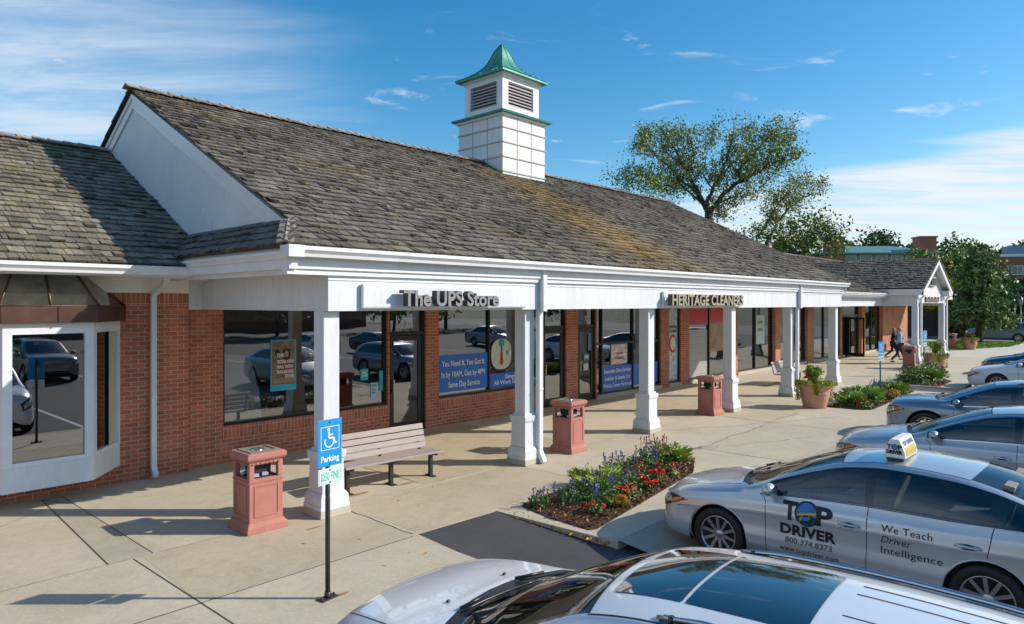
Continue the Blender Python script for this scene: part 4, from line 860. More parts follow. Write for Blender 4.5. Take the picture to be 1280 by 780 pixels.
SUV = dict(st=[(2.33, .52, .48, .70, .36, .74, .77, .36, 0), (2.29, .66, .61, .78, .45, .84, .87, .28, .02), (2.18, .83, .77, .90, .58, .98, 1.01, .24, .05), (1.95, .90, .83, .955, .64, 1.045, 1.08, .22, .06), (1.65, .93, .85, .985, .68, 1.085, 1.12, .22, .06), (1.42, .935, .855, .995, .70, 1.10, 1.13, .22, .12), (1.27, .935, .855, 1.0, .72, 1.105, 1.138, .22, .17),
    (1.14, .935, .855, 1.0, .78, 1.10, 1.135, .22, .19), (.8, .935, .855, 1.0, .73, 1.25, 1.295, .22, .17), (.48, .935, .855, 1.01, .69, 1.41, 1.46, .22, .14), (.18, .935, .855, 1.02, .65, 1.54, 1.595, .22, .08), (-.2, .935, .855, 1.035, .635, 1.595, 1.655, .22, .02), (-.9, .935, .855, 1.05, .63, 1.615, 1.68, .22, 0), (-1.4, .935, .855, 1.065, .625, 1.60, 1.665, .22, -.02), (-1.85, .93, .85, 1.09, .61, 1.55, 1.61, .24, -.05), (-2.08, .915, .835, 1.10, .62, 1.44, 1.47, .26, -.07), (-2.25, .885, .81, 1.09, .66, 1.21, 1.23, .30, -.06), (-2.33, .84, .77, 1.0, .64, 1.04, 1.05, .34, -.04), (-2.37, .76, .72, .90, .6, .92, .93, .36, 0)],
    ax=(1.43, -1.38), wr=.365, win=(.98, -1.9), cowl=1.14, header=.20, rh=-1.9, rb=-2.22, doors=((.9, -.12), (-.12, -1.2)), H=1.68)
def variant(base, hs=1., dz=0., ws=1., ls=1., **kw):
    s = dict(base); s['st'] = [(u*ls, wm*ws, wb*ws, zb*hs+dz, wr*ws, zr*hs+dz, zc*hs+dz, z0, bw) for u, wm, wb, zb, wr, zr, zc, z0, bw in base['st']]
    for k in ('ax', 'win', 'b'):
        if k in s: s[k] = tuple(v*ls for v in s[k])
    for k in ('cowl', 'header', 'rh', 'rb'): s[k] = s[k]*ls
    s['doors'] = tuple((a*ls, b*ls) for a, b in s['doors']); s.update(kw); return s
LOWT = [0, .06, .12, .17, .22, .30, .38, .46, .54, .62, .69, .73, .76, .79, .83, .88, .94, 1.0]
GT = [0, .10, .14, .3, .5, .7, .84, .90, 1.0]; RT = [0, .05, .11, .3, .5, .75, 1.0]
class Body:
    def __init__(s, spec):
        s.sp = spec; st = sorted(spec['st'], key=lambda r: r[0]); s.xs = [r[0] for r in st]; s.cols = list(zip(*st)); s.cache = {}
    def par(s, u):
        k = round(u, 4)
        if k not in s.cache: s.cache[k] = [pchip(s.xs, s.cols[i], u) for i in range(1, 9)]
        return s.cache[k]
    def P(s, u, t, side=-1):
        """t 0..1 lower side, 1..2 belt to rail, 2..3 rail to centre line"""
        wm, wb, zb, wr, zr, zc, z0, bow = s.par(u)
        if t <= 1:
            # bottom, sill, widest, shoulder, belt
            kz = [z0, z0+.10*(zb-z0), z0+.36*(zb-z0), z0+.66*(zb-z0), z0+.86*(zb-z0), zb]; kv = [wm*.925, wm*.972, wm, wm*.985, wb+(wm-wb)*.72, wb]
            kt = [0, .08, .36, .68, .88, 1.0]; z = pchip(kt, kz, t); v = pchip(kt, kv, t); du = 0; g_ = max(0, min(1, (s.xs[-1]-.25-u)/.5, (u-s.xs[0]-.25)/.5)); v += g_*(.005*math.exp(-((t-.76)/.045)**2)-.012*math.exp(-((t-.50)/.14)**2)+.008*math.exp(-((t-.17)/.05)**2))
        elif t <= 2:
            q = t-1; v = wb+(wr-wb)*q+.030*math.sin(math.pi*q)*min(1, (zr-zb)/.3); z = zb+(zr-zb)*q+.012*math.sin(math.pi*q); du = 0
        else:
            q = t-2; a = 1-q; v = wr*a; z = zc-(zc-zr)*a**2.3; du = bow*(1-a*a)
        return Vector((side*v, u+du, z))
    def N(s, u, t, side=-1):
        e = .004; a = s.P(min(u+e, s.xs[-1]), t, side)-s.P(max(u-e, s.xs[0]), t, side)
        if t in (1, 2): b = s.P(u, t+e, side)-s.P(u, t-e, side)
        else: b = s.P(u, min(t+e, 3), side)-s.P(u, max(t-e, 0), side)
        n = a.cross(b); n.normalize()
        c = Vector((0, u*.3, .5)); q = s.P(u, t, side)
        if n.dot(Vector((q.x, 0, q.z-.6))) < 0 and n.dot(q-c) < 0: n = -n
        return n
def build_car(name, label, cat, spec, pm, loc, rz=0., group=None, detail=1., wheel=10, trimc=None, seatm=SEAT, roofrack=False, pano=False, topper=None, glassm=None, sunhat=None, nose_lamps=True, hidden_mirror=False):
    T = thing(name, label, cat, loc, rz, group); B_ = Body(spec); sp = spec; GL = glassm or CARGLASS
    # ---- samples along the car
    keys = [sp['cowl'], sp['header'], sp['rh'], sp['rb'], *sp['win']]+[v for d in sp['doors'] for v in d]+[v+e for v in [d[1] for d in sp['doors'][:1]] for e in (.045, -.045)]
    us = set(round(k, 4) for k in keys); u = sp['st'][-1][0]; step = .06/detail
    a = min(sp['st'], key=lambda r: r[0])[0]; b = max(sp['st'], key=lambda r: r[0])[0]
    n = int((b-a)/step)
    for i in range(n+1):
        x = a+(b-a)*i/n
        if all(abs(x-k) > step*.42 for k in us): us.add(round(x, 4))
    for e in (.012, .03, .05): us.add(round(b-e, 4)); us.add(round(a+e, 4))
    us.add(round(a, 4)); us.add(round(b, 4)); us = sorted(us)
    ts = LOWT+[1+g for g in GT[1:]]+[2+g for g in RT[1:]]
    wrad = sp['wr']; ra = wrad+.045; axz = wrad
    regs = {}
    def put(key, side, quad):
        m = regs.setdefault((key, side if key in ('door', 'door2', 'window', 'window2', 'window3') else 0), ([], [], {})); idx = []
        for (p, nrm, k) in quad:
            if k not in m[2]: m[2][k] = len(m[0]); m[0].append((p, nrm))
            idx.append(m[2][k])
        m[1].append(tuple(idx))
    w0, w1 = sp['win']; d1, d2 = sp['doors']; bp = d1[1]
    for side in (-1, 1):
        P = {}; IN = {}
        for i, u in enumerate(us):
            for j, t in enumerate(ts):
                p = B_.P(u, t, side); inside = False
                if t < 1:
                    for ax in sp['ax']:
                        dy, dz = p.y-ax, p.z-axz; r = math.hypot(dy, dz)
                        if r < ra:
                            inside = True; k = ra/max(r, .001); p = Vector((p.x, ax+dy*k, max(axz+dz*k, B_.par(u)[6]-.0)))
                P[i, j] = (p, B_.N(u, t, side)); IN[i, j] = inside
        for i in range(len(us)-1):
            um = (us[i]+us[i+1])/2
            for j in range(len(ts)-1):
                if IN[i, j] and IN[i+1, j] and IN[i, j+1] and IN[i+1, j+1]: continue
                tm = (ts[j]+ts[j+1])/2
                key = 'body'
                if tm < 1:
                    if d1[1] < um < d1[0]: key = 'door'
                    elif d2[1] < um < d2[0] : key = 'door2'
                    if key != 'body' and tm < .08: key = 'body'
                    if um > 1.95*b/2.3 or um < a+.3: key = ('bumper' if um > 0 else 'bumper2') if tm < .72 else 'body'
                elif tm < 2:
                    if w1 < um < w0 and 1.10 < tm < 1.90:
                        if 1.14 < tm < 1.84: key = 'window' if um > bp+.045 else ('window2' if um < bp-.045 else 'trim')
                        else: key = 'trim'
                    if um > sp['cowl']+.12 and tm > 1.9: key = 'hood'
                else:
                    q = tm-2
                    if um > sp['cowl']+.12: key = 'hood'
                    elif um > sp['cowl']: key = 'cowl' if q > .05 else 'body'
                    elif sp['header'] < um: key = 'windscreen' if q > .11 else ('trim' if q > .05 else 'body')
                    elif um > sp['rh']: key = 'roof'
                    elif um > sp['rb']: key = 'rear_window' if q > .11 else ('trim' if q > .05 else 'body')
                    else: key = 'body'
                quad = [(P[c][0], P[c][1], (c if side == -1 or ts[c[1]] < 2.999 else c)) for c in ((i, j), (i+1, j), (i+1, j+1), (i, j+1))]
                quad = [(p, nn, (side if ts[c[1]] < 2.999 else 0, *c)) for p, nn, c in quad]
                put(key, side, quad if side == 1 else quad[::-1])
        # front and rear caps
    MM = {'bumper2': pm, 'body': pm, 'bumper': pm, 'door': pm, 'door2': pm, 'hood': pm, 'roof': pm, 'trim': GLOSSB, 'cowl': DPLAS, 'window': GL, 'window2': GL, 'windscreen': GL, 'rear_window': GL}
    NM = {'bumper2': 'bumper', 'door2': 'door', 'window2': 'side_window', 'window': 'side_window', 'trim': 'window_surround', 'cowl': 'cowl_panel'}
    doors = {}
    order = ['body', 'bumper', 'bumper2', 'hood', 'roof', 'door', 'door2', 'trim', 'cowl', 'windscreen', 'rear_window', 'window', 'window2']
    for key in order:
        for (k, sd_), (V, F, _) in list(regs.items()):
            if k != key: continue
            F2 = []
            for f in F:
                p0, p1, p2, p3 = [V[i][0] for i in f]; gn = (p2-p0).cross(p3-p1); an = sum((V[i][1] for i in f), Vector())
                if len({tuple(round(q, 5) for q in V[i][0]) for i in f}) < 3: continue
                F2.append(f if gn.dot(an) >= 0 else f[::-1])
            F = F2
            me = bpy.data.meshes.new(NM.get(k, k)); me.from_pydata([tuple(p) for p, _ in V], [], F); me.materials.append(MM[k])
            me.polygons.foreach_set('use_smooth', [True]*len(F)); me.update()
            nn = [tuple(n_) for _, n_ in V]
            me.normals_split_custom_set_from_vertices(nn)
            o = bpy.data.objects.new(NM.get(k, k), me); COL.objects.link(o)
            par = T
            if k in ('window', 'window2'): par = doors.get(('door' if k == 'window' else 'door2', sd_), T)
            o.parent = par; reg(par, o)
            if k in ('door', 'door2'): doors[(k, sd_)] = o
    # ends
    cap = MB()
    for uu in (a, b):
        for j in range(len(ts)-1):
            L0, L1 = B_.P(uu, ts[j], -1), B_.P(uu, ts[j+1], -1); R0, R1 = B_.P(uu, ts[j], 1), B_.P(uu, ts[j+1], 1)
            cap.add([L0, L1, R1, R0], [(0, 1, 2, 3)], smooth=True)
    cap.build('end_panel', pm, T)
    fr = MB(); zf = B_.par(b)[1]; z_0 = B_.par(b)[6]
    fr.box(-.46, .46, b-.01, b+.015, z_0+.02, zf-.05); o = fr.build('grille', GLOSSB, T, bevel=.02)
    gb_ = MB()
    for k in range(4): gb_.box(-.43, .43, b+.012, b+.022, z_0+.08+k*.06, z_0+.10+k*.06)
    gb_.build('grille_bar', CHROME, o)
    # underside, wheel wells, cabin floor
    un = MB(); un.box(-.72, .72, a+.25, b-.25, .17, .45); un.build('underbody', BLACK, T)
    for ax in sp['ax']:
        for side in (-1, 1):
            m = MB(); n = 20; V = []; F = []
            vo = abs(B_.P(ax, .4)[0])-.012
            for k in range(n+1):
                t_ = math.pi*(-.12+1.24*k/n); y, z = ax+(ra+.012)*math.cos(t_), axz+(ra+.012)*math.sin(t_)
                V += [(side*vo, y, z), (side*(vo-.32), y, z)]
            F = [(2*k, 2*k+2, 2*k+3, 2*k+1) for k in range(n)]; m.add(V, F, 0, True); m.box(min(side*(vo-.3), side*(vo-.33)), max(side*(vo-.3), side*(vo-.33)), ax-ra, ax+ra, .18, axz+ra); m.build('wheel_well', BLACK, T)
            # arch lip
            m = MB(); pts = []
            for k in range(n+1):
                t_ = math.pi*(-.10+1.20*k/n); y, z = ax+ra*math.cos(t_), axz+ra*math.sin(t_)
                if z < .2: continue
                # body width at this z
                lo, hi = 0., 1.
                for _ in range(14):
                    md = (lo+hi)/2
                    if B_.P(y, md)[2] < z: lo = md
                    else: hi = md
                pts.append((side*(abs(B_.P(y, lo)[0])-.002), y, z))
            m.tube(pts, .010, 6); m.build('wheel_arch_lip', pm if not roofrack else DPLAS, T)
            # wheel
            W = Vector((side*(vo-.10), ax, axz)); r = wrad; k = side
            m = MB(); prof = [(r*.66, -.09), (r*.70, -.105), (r*.86, -.112), (r*.95, -.10), (r*.995, -.075), (r, 0), (r*.995, .075), (r*.95, .10), (r*.86, .112), (r*.70, .105), (r*.66, .09)]
            m.lathe([(q, h*k) for q, h in prof], 36, tuple(W), 'x'); wh = m.build('wheel', BLACK, T)
            m = MB(); m.lathe([(r*.70, .100*k), (r*.67, .106*k), (r*.64, .095*k), (r*.62, .03*k), (r*.60, -.08*k)], 36, tuple(W), 'x'); m.lathe([(.001, .072*k), (r*.15, .07*k), (r*.19, .055*k), (r*.2, .02*k)], 16, tuple(W), 'x')
            for q in range(wheel):
                an = 2*math.pi*q/wheel+.2
                for da in ((-.09, .09) if wheel < 8 else (0,)):
                    Mx = Matrix.Translation(W+Vector((.062*k, 0, 0))) @ Matrix.Rotation(an+da, 4, 'X') @ Matrix.Translation((0, r*.40, 0)) @ Matrix.Rotation(-.06*k, 4, 'Z'); m.obox(Mx, .014, r*.25, r*(.055 if wheel >= 8 else .05))
            m.build('rim', RIM, wh); m = MB(); m.lathe([(.001, .0), (r*.62, .0)], 24, (W.x-.01*k, W.y, W.z), 'x'); m.build('brake_disc', RIMD, wh)
    # cabin
    zb = B_.par(0)[2]; cb = MB(); cb.box(-.78, .78, sp['rb']+.05, sp['cowl']+.02, .45, zb-.16); cb.build('cabin_floor', DASH, T)
    m = MB(); c0 = sp['cowl']; m.box(-.74, .74, c0-.5, c0+.05, zb-.17, zb-.0); m.add([(-.74, c0-.5, zb), (.74, c0-.5, zb), (.70, c0+.06, zb+.045), (-.70, c0+.06, zb+.045)], [(0, 1, 2, 3)]); m.build('dashboard', DASH, T, bevel=.03)
    m = MB(); ring = [(-.38+.18*math.cos(t_), c0-.62+.10*math.sin(t_)*.5, zb-.0+.18*math.sin(t_)) for t_ in np.linspace(0, 2*math.pi, 21)]; m.tube(ring, .014, 6); m.tube([(-.38, c0-.62, zb), (-.38, c0-.45, zb-.05)], .03, 6); m.build('steering_wheel', DPLAS, T)
    hh = B_.par(-.5)[4]
    for yy, n_ in ((d1[1]+.02, 2), (d2[1]-.02, 2)):
        for sx in (-.37, .37):
            m = MB(); Mx = Matrix.Translation((sx, yy, zb+.02)) @ Matrix.Rotation(R(14), 4, 'X'); m.obox(Mx, .24, .07, .30); m.obox(Matrix.Translation((sx, yy+.26, zb-.17)), .25, .25, .08); Mx = Matrix.Translation((sx, yy-.10, min(hh-.14, zb+.42))) @ Matrix.Rotation(R(10), 4, 'X'); m.obox(Mx, .13, .045, .085); m.tube([(sx-.05, yy-.07, zb+.28), (sx-.05, yy-.09, zb+.4)], .008, 5); m.tube([(sx+.05, yy-.07, zb+.28), (sx+.05, yy-.09, zb+.4)], .008, 5)
            m.build('seat', seatm, T, bevel=.035)
    # ---- lines on the skin
    def ribbon(mb, pts, w=.008, off=.0015, side=-1):
        V = []; n = len(pts)
        P = [B_.P(u, t, side)+B_.N(u, t, side)*off for u, t in pts]; Nn = [B_.N(u, t, side) for u, t in pts]
        for i in range(n):
            d = (P[min(i+1, n-1)]-P[max(i-1, 0)]).normalized(); c = d.cross(Nn[i]).normalized()*w/2; V += [P[i]+c, P[i]-c]
        mb.add(V, [(2*i, 2*i+1, 2*i+3, 2*i+2) for i in range(n-1)], 0, True)
    def lin(u0, t0, u1, t1, n=14): return [(u0+(u1-u0)*i/n, t0+(t1-t0)*i/n) for i in range(n+1)]
    sm = MB(); lamps = MB()
    archin = lambda u, z: any(math.hypot(u-ax, z-axz) < ra+.01 for ax in sp['ax'])
    for side in (-1, 1):
        ch = MB()
        ribbon(sm, lin(d1[0]+.02, .93, d1[0], .08), side=side); ribbon(sm, lin(d1[0]+.02, .93, w0+.02, 1.05, 4), side=side)
        ribbon(sm, lin(bp, 1.1, bp, .08), side=side)
        pts = [(d2[1]-.13*max(0, t-.62), t) for t in np.linspace(1.06, .2, 22)]; pts = [(u, t) for u, t in pts if not archin(u, B_.P(u, t).z)]; ribbon(sm, pts, side=side)
        ribbon(sm, [p for p in lin(d1[0], .085, d2[1], .085, 30) if not archin(p[0], B_.P(*p).z)], side=side)
        ribbon(sm, lin(b-.16, 1.88, sp['cowl']+.12, 1.90, 20), w=.007, side=side)
        ribbon(sm, lin(b-.34, .72, sp['ax'][0]+ra+.02, .74, 6), w=.006, side=side)
        ribbon(sm, lin(sp['header'], 2.035, sp['rh'], 2.035, 30), w=.014, side=side)
        ribbon(ch, lin(w0+.02, 1.085, w1, 1.085, 30), w=.012, off=.004, side=side)
        if trimc: ribbon(ch, lin(w0+.0, 1.92, w1+.02, 1.92, 30), w=.012, off=.004, side=side)
        ch.build('window_trim', CHROME if trimc else GLOSSB, T)
        # door handles
        for (u0, u1) in (d1, d2):
            uh = u1+.17 if u1 == d1[1] else u1+.14
            tz = .80; p = B_.P(uh, tz, side); nn = B_.N(uh, tz, side)
            h = MB(); h.tube([p+nn*.012+Vector((0, -.11, .0)), p+nn*.038+Vector((0, -.07, .004)), p+nn*.040+Vector((0, .07, .004)), p+nn*.012+Vector((0, .11, 0))], [.010, .014, .014, .010], 8); cup = MB()
            n = 16; c = p+nn*.003; cup.add([c+Vector((0, .062*math.cos(2*math.pi*k/n), .032*math.sin(2*math.pi*k/n)-.004)) for k in range(n)], [tuple(range(n))])
            dk = doors.get(('door' if u1 == d1[1] else 'door2', side), T); ho = h.build('handle', CHROME if trimc else pm, dk); cup.build('handle_recess', SEAM, dk)
        # headlamp wrapping round the corner, tail lamp at the back
        def patch(mb, u0, u1, flo, fhi, off=.006, n=12, m_=4, mi=0):
            V = []; 
            for i in range(n+1):
                u = u0+(u1-u0)*i/n; q = i/n
                for j in range(m_+1):
                    t = flo(q)+(fhi(q)-flo(q))*j/m_; V.append(B_.P(u, t, side)+B_.N(u, t, side)*off)
            mb.add(V, [(i*(m_+1)+j, (i+1)*(m_+1)+j, (i+1)*(m_+1)+j+1, i*(m_+1)+j+1) for i in range(n) for j in range(m_)], mi, True)
        if nose_lamps:
            l = MB(); patch(l, b-.035, b-.50, lambda q: .66+.20*q, lambda q: 1.0-.08*q*q*2); lo = l.build('headlight', GLOSSB, T)
            l = MB(); patch(l, b-.05, b-.25, lambda q: .74+.08*q, lambda q: .94-.01*q, .010); l.build('lens', LAMP, lo)
            l = MB(); patch(l, b-.26, b-.42, lambda q: .80+.06*q, lambda q: .89+.01*q, .010); l.build('indicator', AMBER, lo)
        l = MB(); patch(l, a+.03, a+.42, lambda q: .70+.10*q, lambda q: 1.0-.02*q, .006); l.build('tail_light', REDL, T)
        # mirror
        mz = B_.par(w0-.12)[2]+.10; mx = abs(B_.P(w0-.1, 1.05).x)
        m = MB(); m.sphere((side*(mx+.12), w0-.13, mz), (.105, .075, .075), 16, 10); m.tube([(side*(mx-.02), w0-.08, mz-.08), (side*(mx+.09), w0-.11, mz-.045)], [.03, .022], 8)
        mo = m.build('mirror', pm, T)
        m = MB(); m.lathe([(.001, 0), (.06, 0)], 16, (side*(mx+.12), w0-.208, mz), 'y'); m.build('mirror_glass', CHROME, mo)
        if roofrack:
            m = MB(); pr = np.linspace(sp['header']-.36, sp['rh']+.05, 24)
            base = [B_.P(u, 2.10, side) for u in pr]; hgt = lambda i: .004+.020*min(1, i/3, (23-i)/3)
            m.tube([p+Vector((0, 0, hgt(i))) for i, p in enumerate(base)], [.011+.004*min(1, i/3, (23-i)/3) for i in range(24)], 8); m.build('roof_rail', mat('rail_silver', (.5, .5, .52), .25, .9), T)
            m = MB(); ribbon(m, lin(pr[0]-.02, 2.10, pr[-1]+.02, 2.10, 30), w=.065, off=.004, side=side); m.build('roof_rail_base', GLOSSB, T)
            for i in (1, 22): m = MB(); m.tube([base[i]+Vector((0, 0, -.01)), base[i]+Vector((0, .0, .022))], .018, 8); m.build('rail_foot', GLOSSB, T)
    ribbon(sm, lin(sp['header'], 2.05, sp['header'], 3.0, 12), w=.012, side=-1); ribbon(sm, lin(sp['header'], 2.05, sp['header'], 3.0, 12), w=.012, side=1)
    ribbon(sm, lin(b-.16, 1.88, b-.16, 3.0, 12), w=.007, side=-1); ribbon(sm, lin(b-.16, 1.88, b-.16, 3.0, 12), w=.007, side=1)
    sm.build('panel_seam', SEAM, T)
    # wipers
    for sx, ln in ((-.35, .62), (.25, .5)):
        m = MB(); uu = sp['cowl']+.03; P0 = B_.P(uu, 2+1-abs(sx)/B_.par(uu)[3], -1 if sx < 0 else 1)+Vector((0, .0, .02)); P1 = P0+Vector((ln, -.03, .03)) if True else 0
        def onglass(x, u_): 
            q = 1-min(1, abs(x)/B_.par(u_)[3]); return B_.P(u_, 2+q, -1 if x < 0 else 1)+Vector((0, 0, .018))
        pts = [onglass(sx+(ln*(k/8))-.0 if sx+ln*k/8 < .66 else .66, uu-.14*k/8) for k in range(9)]
        m.tube(pts, .009, 5); m.tube([onglass(sx, uu+.05), onglass(sx+ln*.4, uu-.03)+Vector((0, 0, .02))], .012, 5); m.build('wiper', DPLAS, T)
    if pano:
        for (u0, u1) in pano:
            V = []; n = 10; mm = 14; mb = MB()
            for i in range(n+1):
                u = u0+(u1-u0)*i/n
                for j in range(mm+1):
                    x = -.40+.80*j/mm; q = 1-abs(x)/B_.par(u)[3]; V.append(B_.P(u, 2+q, -1 if x < 0 else 1)+Vector((0, 0, .004)))
            mb.add(V, [(i*(mm+1)+j, (i+1)*(mm+1)+j, (i+1)*(mm+1)+j+1, i*(mm+1)+j+1) for i in range(n) for j in range(mm)], 0, True); mb.build('sunroof', ROOFGL, T)
        mb = MB()
        for x in (-.3, -.15, .0, .15, .3):
            u0, u1 = pano[-1][1]-.10, sp['rh']+.12
            pts = []
            for k in range(12):
                u = u0+(u1-u0)*k/11; q = 1-abs(x)/B_.par(u)[3]; pts.append(B_.P(u, 2+q, -1 if x < 0 else 1)+Vector((0, 0, -.002)))
            if x != 0: mb.tube(pts, .0065, 5)
        mb.build('roof_groove', mat('groove_shadow', (.12, .12, .13), .5), T)
        f = MB(); u = sp['rh']+.22; p = B_.P(u, 3); f.add([p+Vector(q) for q in ((0, .13, -.01), (-.035, -.09, -.01), (.035, -.09, -.01), (0, -.07, .065), (-.03, 0, .0), (.03, 0, 0), (0, .02, .035))], [(0, 4, 6), (0, 6, 5), (4, 1, 3, 6), (5, 6, 3, 2), (1, 2, 3)], 0, False); f.build('antenna_fin', pm, T, bevel=.008)
    T['_b'] = 0; del T['_b']
    return T, B_
SILV = paint('silver_paint', (.60, .62, .645)); PALE = paint('pale_silver_paint', (.74, .75, .76), .2, .3); GREY = paint('grey_paint', (.48, .51, .55)); NAVY = paint('navy_paint', (.02, .05, .11), .4); STEEL = paint('steel_blue_paint', (.22, .28, .35), .55); WHP = paint('white_car_paint', (.74, .75, .76), .0, .3); TAUPE = paint('taupe_paint', (.24, .20, .165), .5); BLK = paint('black_paint', (.015, .016, .018), .2)
ZP = -.118
def heading(deg): return R(deg)
suvspec = variant(SUV, .985)
CAR1, b1 = build_car('parked_suv', 'pale silver SUV with panoramic glass roof and roof rails, closest to the camera', 'car', suvspec, PALE, (3.50, 1.97, ZP), R(4.5), 'cars parked nose in to the kerb', detail=2., roofrack=True, pano=((.14, -.215), (-.235, -.80)), trimc=True, seatm=SEATB)
for x in (-.3, .3): n_ = MB(); n_.sphere((x, 1.52, 1.118), (.02, .012, .01), 8, 6); n_.build('washer_nozzle', DPLAS, CAR1)
CAR2, b2 = build_car('parked_sedan', 'silver driving school sedan with TOP DRIVER lettering on its doors and a roof sign', 'car', variant(SEDAN), SILV, (8.66, 2.46, ZP), 0, 'cars parked nose in to the kerb', detail=1.8)
CAR3, b3 = build_car('parked_sedan', 'grey sedan with chrome window trim, parked just beyond the driving school car', 'car', variant(SEDAN, 1.02, .02, 1.02, 1.04), GREY, (13.45, 1.75, ZP), 0, 'cars parked nose in to the kerb', detail=1.3, trimc=True, seatm=SEATB)
CAR4, b4 = build_car('parked_suv', 'steel blue crossover with roof rails, parked beyond the grey sedan', 'car', variant(SUV, .90, .0, 1, 1.), STEEL, (18.2, 2.2, ZP), 0, 'cars parked nose in to the kerb', detail=1., roofrack=True, trimc=True, seatm=BLK)
CAR5, b5 = build_car('parked_sedan', 'white sedan beside the second ramp, its front wheel showing', 'car', variant(SEDAN, 1.0, .01, 1.0, 1.03), WHP, (30.2, 2.55, ZP), 0, 'cars parked nose in to the kerb', detail=.9)
CAR6, b6 = build_car('parked_sedan', 'navy blue sedan with amber indicator, nose showing behind the white sedan', 'car', variant(SEDAN, .98, .0, 1.0, 1.03), NAVY, (35.9, 3.0, ZP), 0, 'cars parked nose in to the kerb', detail=.7)
CAR7, b7 = build_car('parked_sedan', 'pale silver sedan, only its nose showing past the navy sedan', 'car', variant(SEDAN), SILV, (45.6, 2.4, ZP), 0, 'cars parked nose in to the kerb', detail=.6)
CAR8, b8 = build_car('parked_suv', 'steel blue SUV standing on the street beyond the lawn', 'car', variant(SUV, 1.0, 0, 1, 1.0), STEEL, (69.0, 9.2, -.115), 0, None, detail=.7, roofrack=True)
CARB, bb = build_car('parked_suv', 'taupe SUV in the stall across the lane behind the camera, facing the shops', 'car', variant(SUV), TAUPE, (-8.0, -9.7, ZP), 0, 'cars across the parking lane', detail=.8)
# cars in the other bays, seen in the shop windows
for k, (src, x, y, rz, lab) in enumerate(((CAR3, 3.5, -9.6, 180, 'grey sedan across the lane behind the camera, facing away'), (CARB, 7.4, -9.7, 0, 'steel blue crossover across the lane behind the camera'), (CAR1, 14.0, -9.8, 0, 'silver SUV with glass roof across the lane behind the camera'), (CAR5, 20.6, -9.6, 180, 'white sedan across the lane behind the camera'), (CAR6, 26.0, -9.7, 0, 'navy sedan across the lane behind the camera'), (CARB, 1.0, -9.5, 0, 'taupe SUV in the second stall from the left across the lane'), (CAR3, 36.0, -9.5, 0, 'grey sedan farther along the lane behind the camera'))):
    copy_tree(src, location=(x, y, ZP), rz=R(rz), label=lab, group='cars across the parking lane')
# lettering on the doors of the driving school car: flat vinyl following the panels
def vinyl(body, txt, yl, zl, size, width=None, m=None, off=.0065, name='lettering', parent=None, shear=0., bold=.0):
    """left side (x<0) of a car facing +Y: text runs towards the rear (-Y)"""
    vs, fs = text_mb(txt, size, 0, bold, shear=shear); x0 = min(v[0] for v in vs); x1 = max(v[0] for v in vs); k = width/(x1-x0) if width else 1.
    bm = bmesh.new(); bv = [bm.verts.new(((v[0]-x0)*k, v[1], 0)) for v in vs]
    for f in fs:
        try: bm.faces.new([bv[i] for i in f])
        except ValueError: pass
    bmesh.ops.triangulate(bm, faces=bm.faces[:])
    for _ in range(1): bmesh.ops.subdivide_edges(bm, edges=[e for e in bm.edges if e.calc_length() > .05], cuts=1, use_grid_fill=False)
    bmesh.ops.triangulate(bm, faces=bm.faces[:])
    bm.verts.index_update(); P = []
    for v in bm.verts: P.append(onskin(body, yl-v.co.x, zl+v.co.y, off))
    mb = MB(); mb.add(P, [tuple(v.index for v in f.verts)[::-1] for f in bm.faces]); bm.free(); return mb.build(name, m, parent)
def onskin(body, y, z, off=.003, side=-1):
    lo, hi = 0., 1.
    for _ in range(18):
        md = (lo+hi)/2
        if body.P(y, md, side).z < z: lo = md
        else: hi = md
    p = body.P(y, lo, side); n = body.N(y, lo, side); return p+n*off
VB = mat('vinyl_black', (.010, .010, .012), .35); VBL = mat('vinyl_blue', (.03, .20, .50), .35, var=.4, vscale=8); VY = mat('vinyl_yellow', (.75, .50, .03), .4)
DR = [o for o in CH[CAR2.name] if o.name.startswith('door')]
DF = [o for o in DR if min(v.co.x for v in o.data.vertices) < 0]
DF.sort(key=lambda o: -sum(v.co.y for v in o.data.vertices)/len(o.data.vertices)); D1, D2 = DF[0], DF[1]
vinyl(b2, 'T', .60, .70, .27, .17, VB, parent=D1, bold=.009); vinyl(b2, 'P', .235, .70, .27, .18, VB, parent=D1, bold=.009)
def skin_disc(body, y, z, r, m, off, parent, name, ry=None, half=None):
    mb = MB(); n = 28; ry = ry or r; c = onskin(body, y, z, off); V = [c]
    for q in (.5, 1.): V += [onskin(body, y+ry*q*math.cos(2*math.pi*k/n), z+r*q*math.sin(2*math.pi*k/n), off) for k in range(n)]
    F = [(0, 1+k, 1+(k+1) % n) for k in range(n)]+[(1+k, 1+n+k, 1+n+(k+1) % n, 1+(k+1) % n) for k in range(n)]
    mb.add(V, F); return mb.build(name, m, parent)
EM = skin_disc(b2, .33, .79, .135, VB, .007, D1, 'emblem_ring', .13); skin_disc(b2, .33, .79, .113, VBL, .0095, D1, 'emblem_disc', .108)
mb = MB(); 
for (ya, za, yb_, zb2, w) in ((.43, .77, .30, .80, .012), (.30, .80, .225, .81, .012), (.37, .785, .40, .70, .014), (.31, .80, .29, .745, .009)):
    q = [onskin(b2, ya, za-w, .013), onskin(b2, yb_, zb2-w, .013), onskin(b2, yb_, zb2+w, .013), onskin(b2, ya, za+w, .013)]; mb.add(q, [(0, 1, 2, 3)])
mb.build('emblem_road', VY, D1)
mb = MB(); q = [onskin(b2, y, z, .0115) for y, z in ((.435, .75), (.38, .692), (.30, .69), (.25, .72), (.225, .76), (.30, .785), (.40, .765))]; mb.add(q, [tuple(range(7))]); mb.build('emblem_ground', VB, D1)
vinyl(b2, 'DRIVER', .62, .535, .155, .60, VB, parent=D1, bold=.006)
